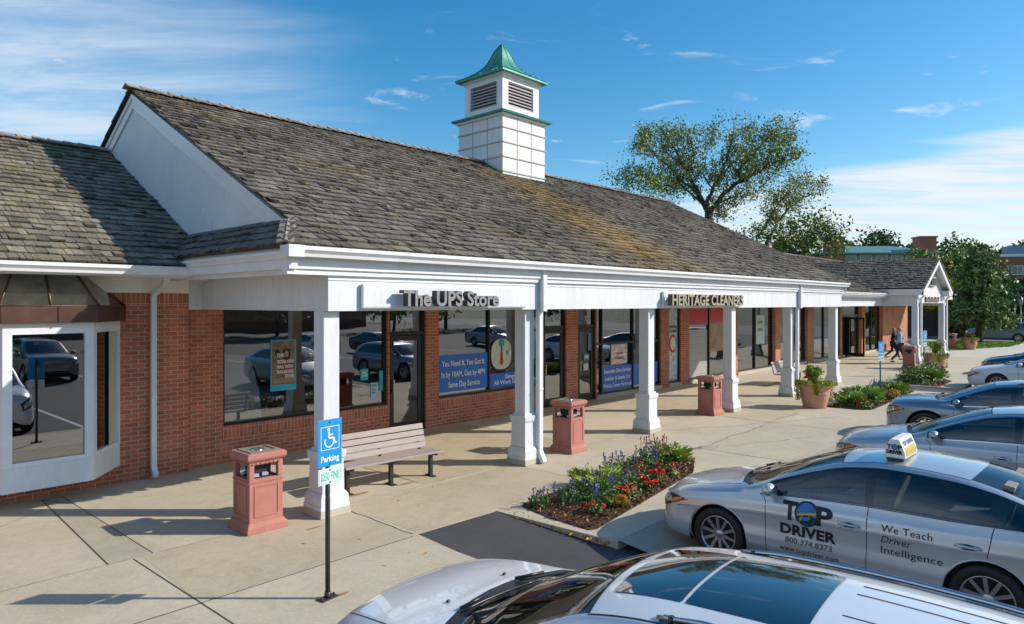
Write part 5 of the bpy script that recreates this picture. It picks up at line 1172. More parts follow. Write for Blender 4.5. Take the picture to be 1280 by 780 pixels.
vinyl(b2, '800.374.8373', .56, .44, .085, .50, VB, parent=D1); vinyl(b2, 'www.topdriver.com', .62, .345, .085, .63, VB, parent=D1)
vinyl(b2, 'We Teach', -.42, .775, .105, .46, VB, parent=D2); vinyl(b2, 'Driver', -.42, .665, .105, .28, VB, parent=D2, shear=.25); vinyl(b2, 'Intelligence', -.42, .555, .105, .55, VB, parent=D2)
# sign on the roof of the driving school car
TOPP = thing('roof_sign', 'white wedge-shaped TOP DRIVER sign standing on the roof of the silver driving school sedan', 'sign', (8.45, 2.02, 1.318), scale=.84)
mb = MB(); vs = []
for x in (-.30, .30): vs += [(x, -.13, .03), (x, .13, .03), (x, .115, .12), (x, .055, .27), (x, -.055, .27), (x, -.115, .12)]
mb.add(vs, [(5, 4, 3, 2, 1, 0), (6, 7, 8, 9, 10, 11), (0, 1, 7, 6), (1, 2, 8, 7), (2, 3, 9, 8), (3, 4, 10, 9), (4, 5, 11, 10), (5, 0, 6, 11)]); mb.build('sign_shell', mat('roof_sign_white', (.78, .78, .76), .35), TOPP, bevel=.015)
mb = MB(); mb.box(-.28, .28, -.10, .10, 0, .032); mb.build('sign_base', DPLAS, TOPP)
VW = MB()
for txt, z, sz, wd in (('T', .145, .075, .045), ('P', .145, .075, .045), ('DRIVER', .085, .062, .19)):
    vs, fs = text_mb(txt, sz, 0, .005); x0 = min(v[0] for v in vs); x1 = max(v[0] for v in vs); k = wd/(x1-x0); st = {'T': .085, 'P': -.04, 'DRIVER': .095}[txt]
    VW.add([(-.3035, st-(v[0]-x0)*k, z+v[1]) for v in vs], [f[::-1] for f in fs])
VW.build('lettering', VB, TOPP)
mb = MB(); n = 20; mb.add([(-.3035, .0+.038*math.cos(2*math.pi*k/n), .172+.038*math.sin(2*math.pi*k/n)) for k in range(n)], [tuple(range(n))]); mb.build('emblem_ring', VB, TOPP)
mb = MB(); mb.add([(-.305, .0+.029*math.cos(2*math.pi*k/n), .172+.029*math.sin(2*math.pi*k/n)) for k in range(n)], [tuple(range(n))]); mb.build('emblem_disc', VBL, TOPP)
def slope_text(txt, x0_, z0_, sz, wd, m, y0=-.115, z1=.12, y1=-.055, z2=.27):
    vs, fs = text_mb(txt, sz, 0, .004); a_ = min(v[0] for v in vs); b_ = max(v[0] for v in vs); k = wd/(b_-a_)
    mb = MB(); mb.add([(x0_+(v[0]-a_)*k, y0+(z0_+v[1]-z1)/(z2-z1)*(y1-y0)-.004, z0_+v[1]) for v in vs], fs); mb.build('lettering', m, TOPP)
slope_text('TOP DRIVER', -.24, .185, .07, .48, mat('vinyl_slate', (.08, .12, .2), .4))
mb = MB(); mb.add([(-.25, -.130, .05), (.25, -.130, .05), (.25, -.119, .12), (-.25, -.119, .12), (.25, -.101, .165), (-.25, -.101, .165)], [(0, 1, 2, 3), (3, 2, 4, 5)]); mb.build('gold_panel', mat('gold_vinyl', (.50, .36, .08), .4), TOPP)
# ---------------------------------------------------------------- street furniture
def make_bin(label, x, y, rz=0., first=None):
    if first: return copy_tree(first, location=(x, y, 0), rz=rz, label=label)
    T = thing('litter_bin', label, 'litter bin', (x, y, 0), rz, 'pink aggregate litter bins')
    m = MB(); m.frust(0, 0, 0, .07, .285, .285); m.frust(0, 0, .07, .14, .285, .245); m.build('base', BINP, T, bevel=.008)
    m = MB(); h = .235; m.box(-h, h, -h, h, .13, .70)
    for sx, sy in ((-1, -1), (1, -1), (1, 1), (-1, 1)): m.box(min(sx*h, sx*(h-.07)), max(sx*h, sx*(h-.07)), min(sy*h, sy*(h-.07)), max(sy*h, sy*(h-.07)), .70, .89)
    m.box(-h+.002, h-.002, -h+.002, h-.002, .885, .93)
    m.build('body', BINP, T, bevel=.008)
    m = MB()
    for k in range(4):
        Mx = Matrix.Rotation(k*math.pi/2, 4, 'Z')
        for (a0, a1, b0, b1) in ((-.17, .17, .20, .215), (-.17, .17, .60, .615), (-.17, -.155, .215, .60), (.155, .17, .215, .60)):
            m.obox(Mx @ Matrix.Translation(((a0+a1)/2, -h-.003, (b0+b1)/2)), (a1-a0)/2, .006, (b1-b0)/2)
        m.obox(Mx @ Matrix.Translation((0, -h-.004, .665)), h, .006, .006)
        for q in range(7): m.obox(Mx @ Matrix.Translation((-.18+.06*q, -h-.006, .905)), .02, .008, .008)
    m.build('panel_moulding', BINP, T)
    BP_ = MB(); BP_.box(-.17, .17, -.17, .17, .68, .72); BP_.box(-.12, .12, -.12, .12, .72, .88); BP_.build('inner_liner', BLACK, T)
    m = MB(); m.frust(0, 0, .93, .965, .245, .275); m.frust(0, 0, .965, 1.02, .275, .275); m.frust(0, 0, 1.02, 1.04, .275, .25); m.build('lid', BINP, T, bevel=.008)
    m = MB(); m.box(-.20, .20, -.20, .20, 1.04, 1.052); m.build('ash_tray', mat('pebble', (.20, .19, .14), .9, var=.4, vscale=60), T)
    m = MB(); m.lathe([(.09, 0), (.085, .012), (.06, .016), (.055, .004), (.001, .002)], 20, (-.02, -.02, 1.052)); m.build('ash_bowl', CHROME, T)
    m = MB(); m.box(.14, .16, -.14, .14, 1.0525, 1.058); m.build('lid_slot', BLACK, T)
    m = MB()
    for k in range(7): m.obox(Matrix.Translation((random.uniform(-.14, .14), random.uniform(-.14, .14), .735)) @ Matrix.Rotation(random.uniform(0, 3), 4, 'Z') @ Matrix.Rotation(random.uniform(-.6, .6), 4, 'X'), .06, .04, .02)
    m.build('rubbish', mat('waste_paper', (.4, .42, .48), .7, var=.4, vscale=20), T, kind='stuff')
    return T
b0_ = make_bin('pink litter bin left of the first column, the one nearest to the camera', 4.42, 8.80)
make_bin('pink litter bin between the second and third columns, beside the flower bed', 11.05, 8.72, R(2), b0_)
make_bin('pink litter bin standing against the fourth column', 17.35, 8.80, R(-2), b0_)
make_bin('pink litter bin in front of the walking couple, by the porch column', 36.0, 8.25, R(4), b0_)
make_bin('pink litter bin beyond the porch, half hidden behind its right column', 53.2, 9.7, R(0), b0_)
PLANK = mat('bench_plank', (.33, .275, .255), .6, var=.12, vscale=6, stretch=(1, 8, 8)); BLEG = mat('bench_leg_black', (.02, .02, .022), .45)
def make_bench(label, x, y, rz, first=None):
    if first: return copy_tree(first, location=(x, y, 0), rz=rz, label=label)
    T = thing('bench', label, 'bench', (x, y, 0), rz, 'slatted benches under the arcade')
    m = MB(); L = .95
    for k in range(4): m.box(-L, L, -.44+k*.118, -.44+k*.118+.108, .42-k*.008, .455-k*.008)
    m.build('seat', PLANK, T, bevel=.006); m = MB()
    for k in range(4): m.obox(Matrix.Translation((0, .05+.03*k, .50+.105*k)) @ Matrix.Rotation(R(-16), 4, 'X'), L-.02, .016, .048)
    m.build('backrest', PLANK, T, bevel=.006)
    for x0 in (-.82, 0, .82):
        m = MB(); m.box(x0-.03, x0+.03, -.28, -.22, .01, .42); m.box(x0-.028, x0+.028, -.42, .04, .385, .42); m.obox(Matrix.Translation((x0, .135, .62)) @ Matrix.Rotation(R(-16), 4, 'X'), .022, .012, .22); m.build('leg', BLEG, T)
        m = MB(); m.box(x0-.05, x0+.05, -.37, -.13, 0, .012); 
        for q in (-.34, -.16): m.lathe([(.014, .012), (.014, .026), (.001, .027)], 8, (x0, q, 0))
        m.build('foot_plate', BLEG, T)
    return T
bn = make_bench('slatted brown bench with black legs between the first column and door 3', 6.98, 9.5, R(-3))
make_bench('brown slatted bench right of the fifth column, behind the rose pot', 25.9, 10.1, R(0), bn)
make_bench('slatted bench at the brick pier beside the walking woman', 49.0, 11.9, R(0), bn)
SIGNB = mat('sign_blue', srgb(30, 140, 205), .35, spec=.6); SIGNW = mat('sign_white', (.78, .80, .80), .35); SIGNG = mat('sign_green', (.05, .50, .36), .4); POST = mat('sign_post', (.035, .033, .036), .5); GALV = mat('galv_post', (.12, .20, .20), .5)
def ring_pts(r0, r1, c, y, a0=0, a1=360, n=22):
    V = []; 
    for k in range(n+1):
        a = R(a0+(a1-a0)*k/n)
        for r in (r0, r1): V.append((c[0]+r*math.cos(a), y, c[1]+r*math.sin(a)))
    return V, [(2*k, 2*k+1, 2*k+3, 2*k+2) for k in range(n)]
def make_sign(label, x, y, rz, postm=POST, full=True, h=1.83):
    T = thing('parking_sign', label, 'sign', (x, y, 0), rz, 'disabled parking signs')
    m = MB(); m.tube([(0, 0, .0), (0, 0, h-.05)], .026, 10); m.build('post', postm, T)
    m = MB(); m.box(-.10, .10, -.05, .05, 0, .014); m.tube([(0, 0, .014), (0, 0, .07)], [.036, .032], 10)
    for q in (-.08, .08): m.lathe([(.012, .014), (.012, .034), (.001, .036)], 8, (q, 0, 0))
    m.build('base_plate', postm, T)
    z0, z1 = h-.475, h; w = .153
    m = MB(); m.box(-w, w, -.036, -.032, z0, z1); m.build('blue_panel', SIGNB, T, bevel=.001)
    y_ = -.0375; m = MB(); cx, cz = 0, h-.19; a = .118
    for (p, q, r_, s_) in ((-a, a, cz+a-.006, cz+a), (-a, a, cz-a, cz-a+.006), (-a, -a+.006, cz-a+.006, cz+a-.006), (a-.006, a, cz-a+.006, cz+a-.006)): m.add([(p, y_, r_), (q, y_, r_), (q, y_, s_), (p, y_, s_)], [(0, 1, 2, 3)])
    V, F = ring_pts(.050, .062, (-.012, cz-.035), y_, 150, 400); m.add(V, F)
    V, F = ring_pts(0.001, .017, (-.018, cz+.088), y_, 0, 360); m.add(V, F)
    def stroke(p, q, w_):
        p = Vector(p); q = Vector(q); d = (q-p).normalized(); n = Vector((-d.y, d.x))*w_; m.add([(v.x, y_-.0006, v.y) for v in (p-n, q-n, q+n, p+n)], [(0, 1, 2, 3)])
    stroke((-.018, cz+.065), (-.012, cz-.0), .011); stroke((-.012, cz+.035), (.035, cz+.033), .007); stroke((-.014, cz+.0), (.045, cz-.002), .009); stroke((.043, cz+.0), (.066, cz-.062), .009); stroke((.062, cz-.06), (.086, cz-.052), .007)
    m.build('wheelchair_symbol', SIGNW, T)
    vs, fs = text_mb('Parking', .085, 0, .002); x0 = min(v[0] for v in vs); x1 = max(v[0] for v in vs)
    m = MB(); m.add([(-.115+(v[0]-x0)*.23/(x1-x0), y_, h-.425+v[1]) for v in vs], fs); m.build('lettering', SIGNW, T)
    m = MB(); m.box(-.148, .148, -.036, -.032, h-.655, h-.495); m.build('fine_panel', SIGNW, T, bevel=.012)
    m = MB(); zz = h-.655
    for (p, q, r_, s_) in ((-.138, .138, .145, .151), (-.138, .138, .009, .015), (-.138, -.132, .015, .145), (.132, .138, .015, .145)): m.add([(p, y_, zz+r_), (q, y_, zz+r_), (q, y_, zz+s_), (p, y_, zz+s_)], [(0, 1, 2, 3)])
    vs, fs = text_mb('$250 FINE', .115, 0, .003); x0 = min(v[0] for v in vs); x1 = max(v[0] for v in vs)
    m.add([(-.12+(v[0]-x0)*.24/(x1-x0), y_, zz+.04+v[1]) for v in vs], fs); m.build('lettering', SIGNG, T)
    m = MB()
    for z in (zz+.02, zz+.14, h-.03, h-.45): m.lathe([(.008, -.045), (.008, -.036)], 8, (0, 0, z), 'y', cap=True)
    m.build('bolt', mat('rust_bolt', (.25, .08, .04), .7), T)
    return T
make_sign('blue wheelchair Parking sign with $250 FINE plate on a black post, nearest one', 3.83, 6.14, R(8))
make_sign('blue and white parking sign on a thin green post rising from the second flower bed', 25.63, 6.75, R(-18), GALV, h=1.72)
make_sign('parking sign on a thin green post rising from the third flower bed', 32.5, 6.9, R(-14), GALV, h=1.9)
# ---------------------------------------------------------------- planting
def gcol(kind, n):
    base = {'grass': (.20, .32, .06), 'lime': (.27, .36, .06), 'dark': (.045, .10, .03), 'mid': (.12, .21, .05), 'grey': (.13, .20, .11), 'yellow': (.42, .36, .04), 'red': (.62, .015, .012), 'crim': (.42, .01, .03), 'orange': (.70, .10, .02), 'violet': (.11, .08, .34), 'pink': (.42, .08, .12), 'olive': (.17, .19, .05), 'brown': (.13, .07, .035), 'rust': (.35, .13, .03)}[kind]
    return jit(base, n, .35)
def plant(name, label, cat, x, y, kind, w=.3, h=.35, flower=None, fn=10, group=None, z=0., leaf=.035, n=260, spikes=False):
    T = thing(name, label, cat, (x, y, z), 0, group)
    if kind in ('grass', 'lime') and spikes is False:
        a = rng.uniform(0, 2*math.pi, n); m = MB()
        for k in range(int(n*.8)):
            r = w*math.sqrt(rng.random())*.5; t = rng.uniform(0, 6.283); b = Vector((r*math.cos(t), r*math.sin(t), 0)); o = Vector((math.cos(t), math.sin(t), 0))*rng.uniform(.0, .85)*w*1.0; hh = h*rng.uniform(.55, 1.1)
            c = gcol(kind, 1)[0]; m.col = tuple(c); s_ = Vector((-math.sin(t), math.cos(t), 0))*.0035; tip = b+o+Vector((0, 0, hh*.85)); mid = b+o*.45+Vector((0, 0, hh*.62))
            m.add([b-s_, b+s_, mid+s_, tip, mid-s_], [(0, 1, 2, 3, 4)])
        m.build('foliage', FOL, T, cols=True)
    P = rng.normal(size=(n, 3)); P /= np.linalg.norm(P, axis=1)[:, None]; P *= (rng.random((n, 1))**.45); P[:, 2] = np.abs(P[:, 2]); P *= (w, w, h)
    lump = 1+.25*np.sin(P[:, :1]*17+x)*np.sin(P[:, 1:2]*19+y); P *= lump; P[:, 2] += .02
    foliage_obj('foliage', P, rng.uniform(.6, 1.4, n)*leaf, gcol(kind, n), T)
    if flower:
        m = MB(); m2 = MB()
        for k in range(fn):
            r = w*math.sqrt(rng.random())*1.0; t = rng.uniform(0, 6.283); b = Vector((r*math.cos(t), r*math.sin(t), 0)); zt = h*rng.uniform(.75, 1.15)*(1-.35*(r/w)**2)
            c = gcol(flower, 1)[0]; m.col = tuple(c)
            if spikes:
                tip = b+Vector((rng.normal()*.03, rng.normal()*.03, zt+.09)); m2.col = (.06, .12, .04); m2.tube([b+Vector((0, 0, .05)), tip], .003, 3)
                for q in range(9):
                    s_ = .0075*(1.2-q/12); p = tip-Vector((0, 0, .013*q))+Vector((rng.normal()*.006, rng.normal()*.006, 0)); m.col = tuple(gcol(flower, 1)[0]); m.obox(Matrix.Translation(p) @ Matrix.Rotation(q*.9, 4, 'Z') @ Matrix.Rotation(.6, 4, 'X'), s_, s_, s_*.8)
            else:
                for q in range(7):
                    p = b+Vector((rng.normal()*.018, rng.normal()*.018, zt+rng.normal()*.012)); m.col = tuple(gcol(flower, 1)[0]); m.obox(Matrix.Translation(p) @ Matrix.Rotation(rng.uniform(0, 3), 4, 'Z') @ Matrix.Rotation(rng.uniform(-.9, .9), 4, 'X'), .020, .018, .004)
        m.build('flowers', FOL, T, cols=True)
        if m2.v: m2.build('stems', FOL, T, cols=True)
    return T
MULCH = mat('mulch', (.075, .04, .026), .95, var=.3, vscale=14, var2=.5, v2scale=60, bump=1., bscale=70)
def bed(poly, nchips):
    mb = MB(); mb.add([(x, y, .012) for x, y in poly], [tuple(range(len(poly)))]); mb.add([(x, y, 0.001) for x, y in poly]+[(x, y, .012) for x, y in poly], [(i, (i+1) % len(poly), len(poly)+(i+1) % len(poly), len(poly)+i) for i in range(len(poly))]); mb.build('mulch_bed', MULCH, kind='structure')
    P = []; xs = [p[0] for p in poly]; ys = [p[1] for p in poly]
    def inside(x, y):
        c = False; j = len(poly)-1
        for i in range(len(poly)):
            if (poly[i][1] > y) != (poly[j][1] > y) and x < (poly[j][0]-poly[i][0])*(y-poly[i][1])/(poly[j][1]-poly[i][1])+poly[i][0]: c = not c
            j = i
        return c
    while len(P) < nchips:
        x, y = rng.uniform(min(xs)-.05, max(xs)+.05), rng.uniform(min(ys)-.05, max(ys)+.05)
        if inside(x, y): P.append((x, y, .02+rng.random()*.02))
    n = nchips; C = np.where(rng.random((n, 1)) < .72, gcol('brown', n), gcol('rust', n)*rng.uniform(.3, 1.5, (n, 1)))
    o = foliage_obj('bark_chips', P, rng.uniform(.018, .045, n), C, kind='stuff'); tag(o, 'loose bark chips and fallen leaves on the bed', None); return inside
B1 = [(7.52, 6.82), (7.38, 6.2), (7.34, 5.45), (7.45, 5.40), (9.3, 5.68), (11.1, 5.95), (12.1, 6.45), (12.45, 6.95), (12.3, 7.25), (11.2, 7.3), (9.4, 7.05)]
B2 = [(20.8, 6.95), (20.95, 5.95), (21.3, 5.78), (24, 5.85), (26.6, 5.95), (27.0, 6.25), (26.6, 6.8), (24, 7.0)]
B3 = [(28.7, 6.9), (28.75, 5.6), (31.0, 5.65), (31.8, 6.1), (33.6, 6.8), (33.2, 7.3), (29.6, 7.25)]
bed(B1, 3600); bed(B2, 1800); bed(B3, 1500)
n = 260; t = rng.random(n); P = np.stack([7.26+rng.normal(0, .05, n)-.03, 5.0+t*1.9, np.full(n, -.04)+t*.03], 1); t2 = rng.random(n); P2 = np.stack([rng.uniform(4.5, 8.2, n), rng.uniform(6.2, 8.7, n), np.full(n, .008)], 1)[:14]
tag(foliage_obj('fallen_leaves', np.concatenate([P, P2]), rng.uniform(.02, .05, n+14), jit((.5, .25, .04), n+14, .5), kind='stuff'), 'yellow fallen leaves along the kerb')
G1 = 'plants in the first flower bed'
for a in (('salvia', 'low violet salvia at the left tip of the first flower bed, first of the row', 7.72, 6.62, 'grey', .20, .26, 'violet', 10, 1), ('salvia', 'violet salvia clump second from the left tip of the first bed', 8.15, 6.35, 'grey', .32, .34, 'violet', 17, 1), ('salvia', 'dense violet salvia clump left of the grassy mound in the first bed', 8.55, 6.10, 'grey', .32, .36, 'violet', 17, 1),
    ('lily_clump', 'bright green grassy mound near the middle of the first bed', 9.05, 6.55, 'lime', .42, .42, None, 0, 0), ('salvia', 'violet salvia right of the grassy mound, front of the first bed', 9.35, 6.2, 'mid', .34, .36, 'violet', 14, 1), ('salvia', 'tall violet salvia at the back middle of the first bed', 10.1, 6.85, 'mid', .38, .36, 'violet', 16, 1),
    ('salvia', 'violet salvia between the crimson flowers and the tall red spikes', 10.9, 6.8, 'grey', .36, .36, 'violet', 16, 1), ('snapdragon', 'tall clump with pinkish red spikes at the right end of the first bed', 11.4, 6.9, 'mid', .38, .50, 'pink', 26, 1), ('lily_clump', 'yellow-green leafy mound under the tall red spikes', 11.75, 6.75, 'lime', .36, .36, 'yellow', 3, 0),
    ('geranium', 'crimson flowering geranium behind the middle of the first bed', 9.9, 6.4, 'mid', .24, .34, 'crim', 7, 0), ('geranium', 'red geranium nearest to the front corner of the first bed', 8.0, 5.80, 'mid', .15, .18, 'red', 5, 0), ('geranium', 'lime-leaved geranium with orange flowers at the front edge of the first bed', 8.5, 5.78, 'lime', .17, .18, 'orange', 5, 0),
    ('geranium', 'orange-red geranium left of the bare mulch in the first bed', 9.0, 5.95, 'mid', .18, .22, 'orange', 8, 0), ('geranium', 'red geranium at the front middle of the first bed', 9.55, 6.0, 'mid', .2, .24, 'red', 9, 0), ('geranium', 'bright red geranium beside the bare mulch in the first bed', 10.1, 6.1, 'olive', .2, .24, 'red', 8, 0), ('geranium', 'small red geranium under the violet salvia on the right', 10.75, 6.3, 'mid', .18, .22, 'red', 5, 0), ('seedling', 'tiny green seedling alone on the mulch of the first bed', 10.6, 6.05, 'lime', .09, .08, None, 0, 0)):
    nm, lb, x, y, kd, w, h, fl, fn, sp = a; h *= .82; plant(nm, lb, 'plant', x, y, {'grey': 'mid'}.get(kd, kd), w, h, fl, int(fn*(.75 if sp else 1)), G1, z=.01, n=int(330*w/.3), leaf=.032 if kd != 'lime' else .03, spikes=bool(sp))
G2 = 'plants in the second flower bed'
for a in (('lily_clump', 'grassy clump right of the large pot in the second bed', 21.6, 6.5, 'grass', .42, .42, None, 0, 0), ('lily_clump', 'widest grassy clump in the second bed', 22.6, 6.4, 'grass', .55, .48, None, 0, 0), ('lily_clump', 'grassy clump left of the sign post in the second bed', 23.5, 6.5, 'lime', .45, .42, None, 0, 0), ('salvia', 'small violet salvia by the sign post in the second bed', 24.6, 6.6, 'grey', .3, .4, 'violet', 30, 1), ('lily_clump', 'grassy clump right of the sign post in the second bed', 25.6, 6.4, 'grass', .5, .42, None, 0, 0),
    ('geranium', 'red geranium at the left front of the second bed, below the pot', 21.25, 5.98, 'mid', .22, .26, 'red', 10, 0), ('geranium', 'orange-red geranium at the front middle of the second bed', 23.9, 6.02, 'olive', .2, .25, 'orange', 8, 0), ('geranium', 'red and yellow-leaved geranium right of the orange one', 24.6, 6.05, 'yellow', .2, .25, 'red', 8, 0), ('geranium', 'red geranium near the right tip of the second bed', 26.0, 6.1, 'mid', .2, .24, 'red', 7, 0), ('geranium', 'rightmost red geranium at the tip of the second bed', 26.55, 6.25, 'mid', .18, .26, 'red', 6, 0)):
    nm, lb, x, y, kd, w, h, fl, fn, sp = a; plant(nm, lb, 'plant', x, y, kd, w, h, fl, fn, G2, z=.01, n=int(420*w/.3), leaf=.045, spikes=bool(sp))
G3 = 'plants in the third flower bed'
for a in (('shrub', 'grey-green shrub at the left end of the third bed', 29.3, 6.6, 'mid', .55, .55, 'pink', 10, 1), ('shrub', 'bushy green shrub in the middle of the third bed', 30.4, 6.5, 'grass', .6, .55, None, 0, 0), ('shrub', 'silvery spiky shrub behind the sign post in the third bed', 31.4, 6.7, 'grey', .55, .55, 'violet', 10, 1), ('shrub', 'yellow-leaved shrub at the right end of the third bed', 32.2, 6.5, 'olive', .5, .5, 'yellow', 8, 0), ('shrub', 'dark red-flecked shrub at the right tip of the third bed', 32.9, 6.7, 'mid', .45, .5, 'crim', 5, 0)):
    nm, lb, x, y, kd, w, h, fl, fn, sp = a; plant(nm, lb, 'plant', x, y, kd, w, h, fl, fn, G3, z=.01, n=int(600*w/.3), leaf=.06, spikes=bool(sp))
def flower_pot(label, x, y, kind, h=.9, fl='red', fn=14):
    T = thing('flower_pot', label, 'plant pot', (x, y, 0), 0, 'large terracotta pots')
    m = MB(); m.lathe([(.001, 0), (.30, 0), (.31, .02), (.40, .42), (.405, .44), (.40, .46), (.425, .52), (.43, .54), (.425, .56), (.435, .575), (.485, .60), (.49, .66), (.48, .685), (.44, .685), (.42, .62), (.001, .60)], 36); m.build('pot', TERRA, T)
    n = 1400; a = rng.uniform(0, 6.283, n); P = np.stack([.47*np.cos(a), .47*np.sin(a), np.full(n, .7)], 1)+rng.normal(0, .035, (n, 3)); P2 = []
    for da in ((2.4, .42), (5.6, .55), (.0, .2), (3.6, .25)):
        for k in range(220): t = rng.random(); P2.append((math.cos(da[0]+rng.normal()*.12)*(.50+.03*math.sin(t*6)), math.sin(da[0]+rng.normal()*.12)*(.50), .7-t*da[1]*1.15))
    P = np.concatenate([P, P2]); foliage_obj('trailing_foliage', P, rng.uniform(.025, .05, len(P)), jit((.36, .36, .05), len(P), .3), T)
    m = MB(); LP_ = []
    for k in range(12):
        t = rng.uniform(0, 6.283); r = rng.uniform(.04, .28); p = [Vector((.1*math.cos(t)*r, .1*math.sin(t)*r, .62)), Vector((math.cos(t)*r*.5, math.sin(t)*r*.5, .62+h*.5)), Vector((math.cos(t)*r, math.sin(t)*r, .62+h*rng.uniform(.7, 1.)*(1-r*.8)))]; m.tube(p, [.008, .006, .003], 5)
        for q in range(60):
            s_ = rng.random()**.7; b = p[0].lerp(p[1], s_*2) if s_ < .5 else p[1].lerp(p[2], s_*2-1); LP_.append(b+Vector(rng.normal(0, .055, 3)))
    m.build('stem', mat('green_stem', (.08, .12, .03), .7), T)
    foliage_obj('foliage', [tuple(p) for p in LP_], rng.uniform(.04, .075, len(LP_)), gcol(kind, len(LP_)), T)
    if fl:
        m = MB()
        for k in range(fn):
            b = LP_[int(rng.integers(len(LP_)))]*1.0; b.x *= 1.25; b.y *= 1.25
            for q in range(12): m.col = tuple(gcol(fl, 1)[0]); m.obox(Matrix.Translation(b+Vector(rng.normal(0, .022, 3))) @ Matrix.Rotation(rng.uniform(0, 3), 4, 'Z') @ Matrix.Rotation(rng.uniform(-1, 1), 4, 'X'), .026, .022, .005)
        m.build('flowers', FOL, T, cols=True)
    return T
flower_pot('large terracotta pot with red roses, at the left end of the second flower bed', 20.55, 7.15, 'grass', .72, 'crim', 12)
flower_pot('terracotta pot with yellow-green trailing plants beside the porch column', 35.9, 7.15, 'lime', .8, 'pink', 4)
flower_pot('terracotta pot with yellowish plants on the lawn edge beyond the porch', 53.6, 8.75, 'olive', .55, 'pink', 3)
# lawn
n = 26000; P = np.stack([rng.uniform(50.8, 65.9, n), rng.uniform(7.2, 12.4, n), np.full(n, .02)], 1); keep = (P[:, 1] > 9.75-(P[:, 0]-50.8)*.30) & (P[:, 1] > 7.25) & ((P[:, 0] > 55.2) | (P[:, 1] < 10.2))
tag(foliage_obj('grass', P[keep], rng.uniform(.06, .12, keep.sum()), jit((.20, .34, .035), keep.sum(), .3), kind='stuff', up=1.), 'short bright lawn grass beyond the porch')
# ---------------------------------------------------------------- people
SKIN = mat('skin', (.52, .30, .21), .6); CLB = mat('black_cloth', (.012, .012, .015), .85); CLN = mat('navy_vest', (.03, .10, .22), .8); CLS = mat('pale_blue_shirt', (.35, .50, .68), .8); HBL = mat('blonde_hair', (.32, .20, .09), .7); HGR = mat('grey_hair', (.30, .22, .18), .7); SHOE = mat('dark_shoe', (.02, .018, .016), .6); DEN = mat('dark_trousers', (.025, .03, .045), .85)
def skin_body(name, J, E, m, parent, root=0, sub=2):
    me = bpy.data.meshes.new(name); me.from_pydata([j[:3] for j in J], E, []); o = bpy.data.objects.new(name, me); COL.objects.link(o); o.parent = parent; reg(parent, o)
    md = o.modifiers.new('skin', 'SKIN'); sv = me.skin_vertices[0].data
    for k, j in enumerate(J): sv[k].radius = (j[3], j[4] if len(j) > 4 else j[3])
    sv[root].use_root = True; s_ = o.modifiers.new('sub', 'SUBSURF'); s_.levels = sub; s_.render_levels = sub; me.materials.append(m); md.use_smooth_shade = True; return o
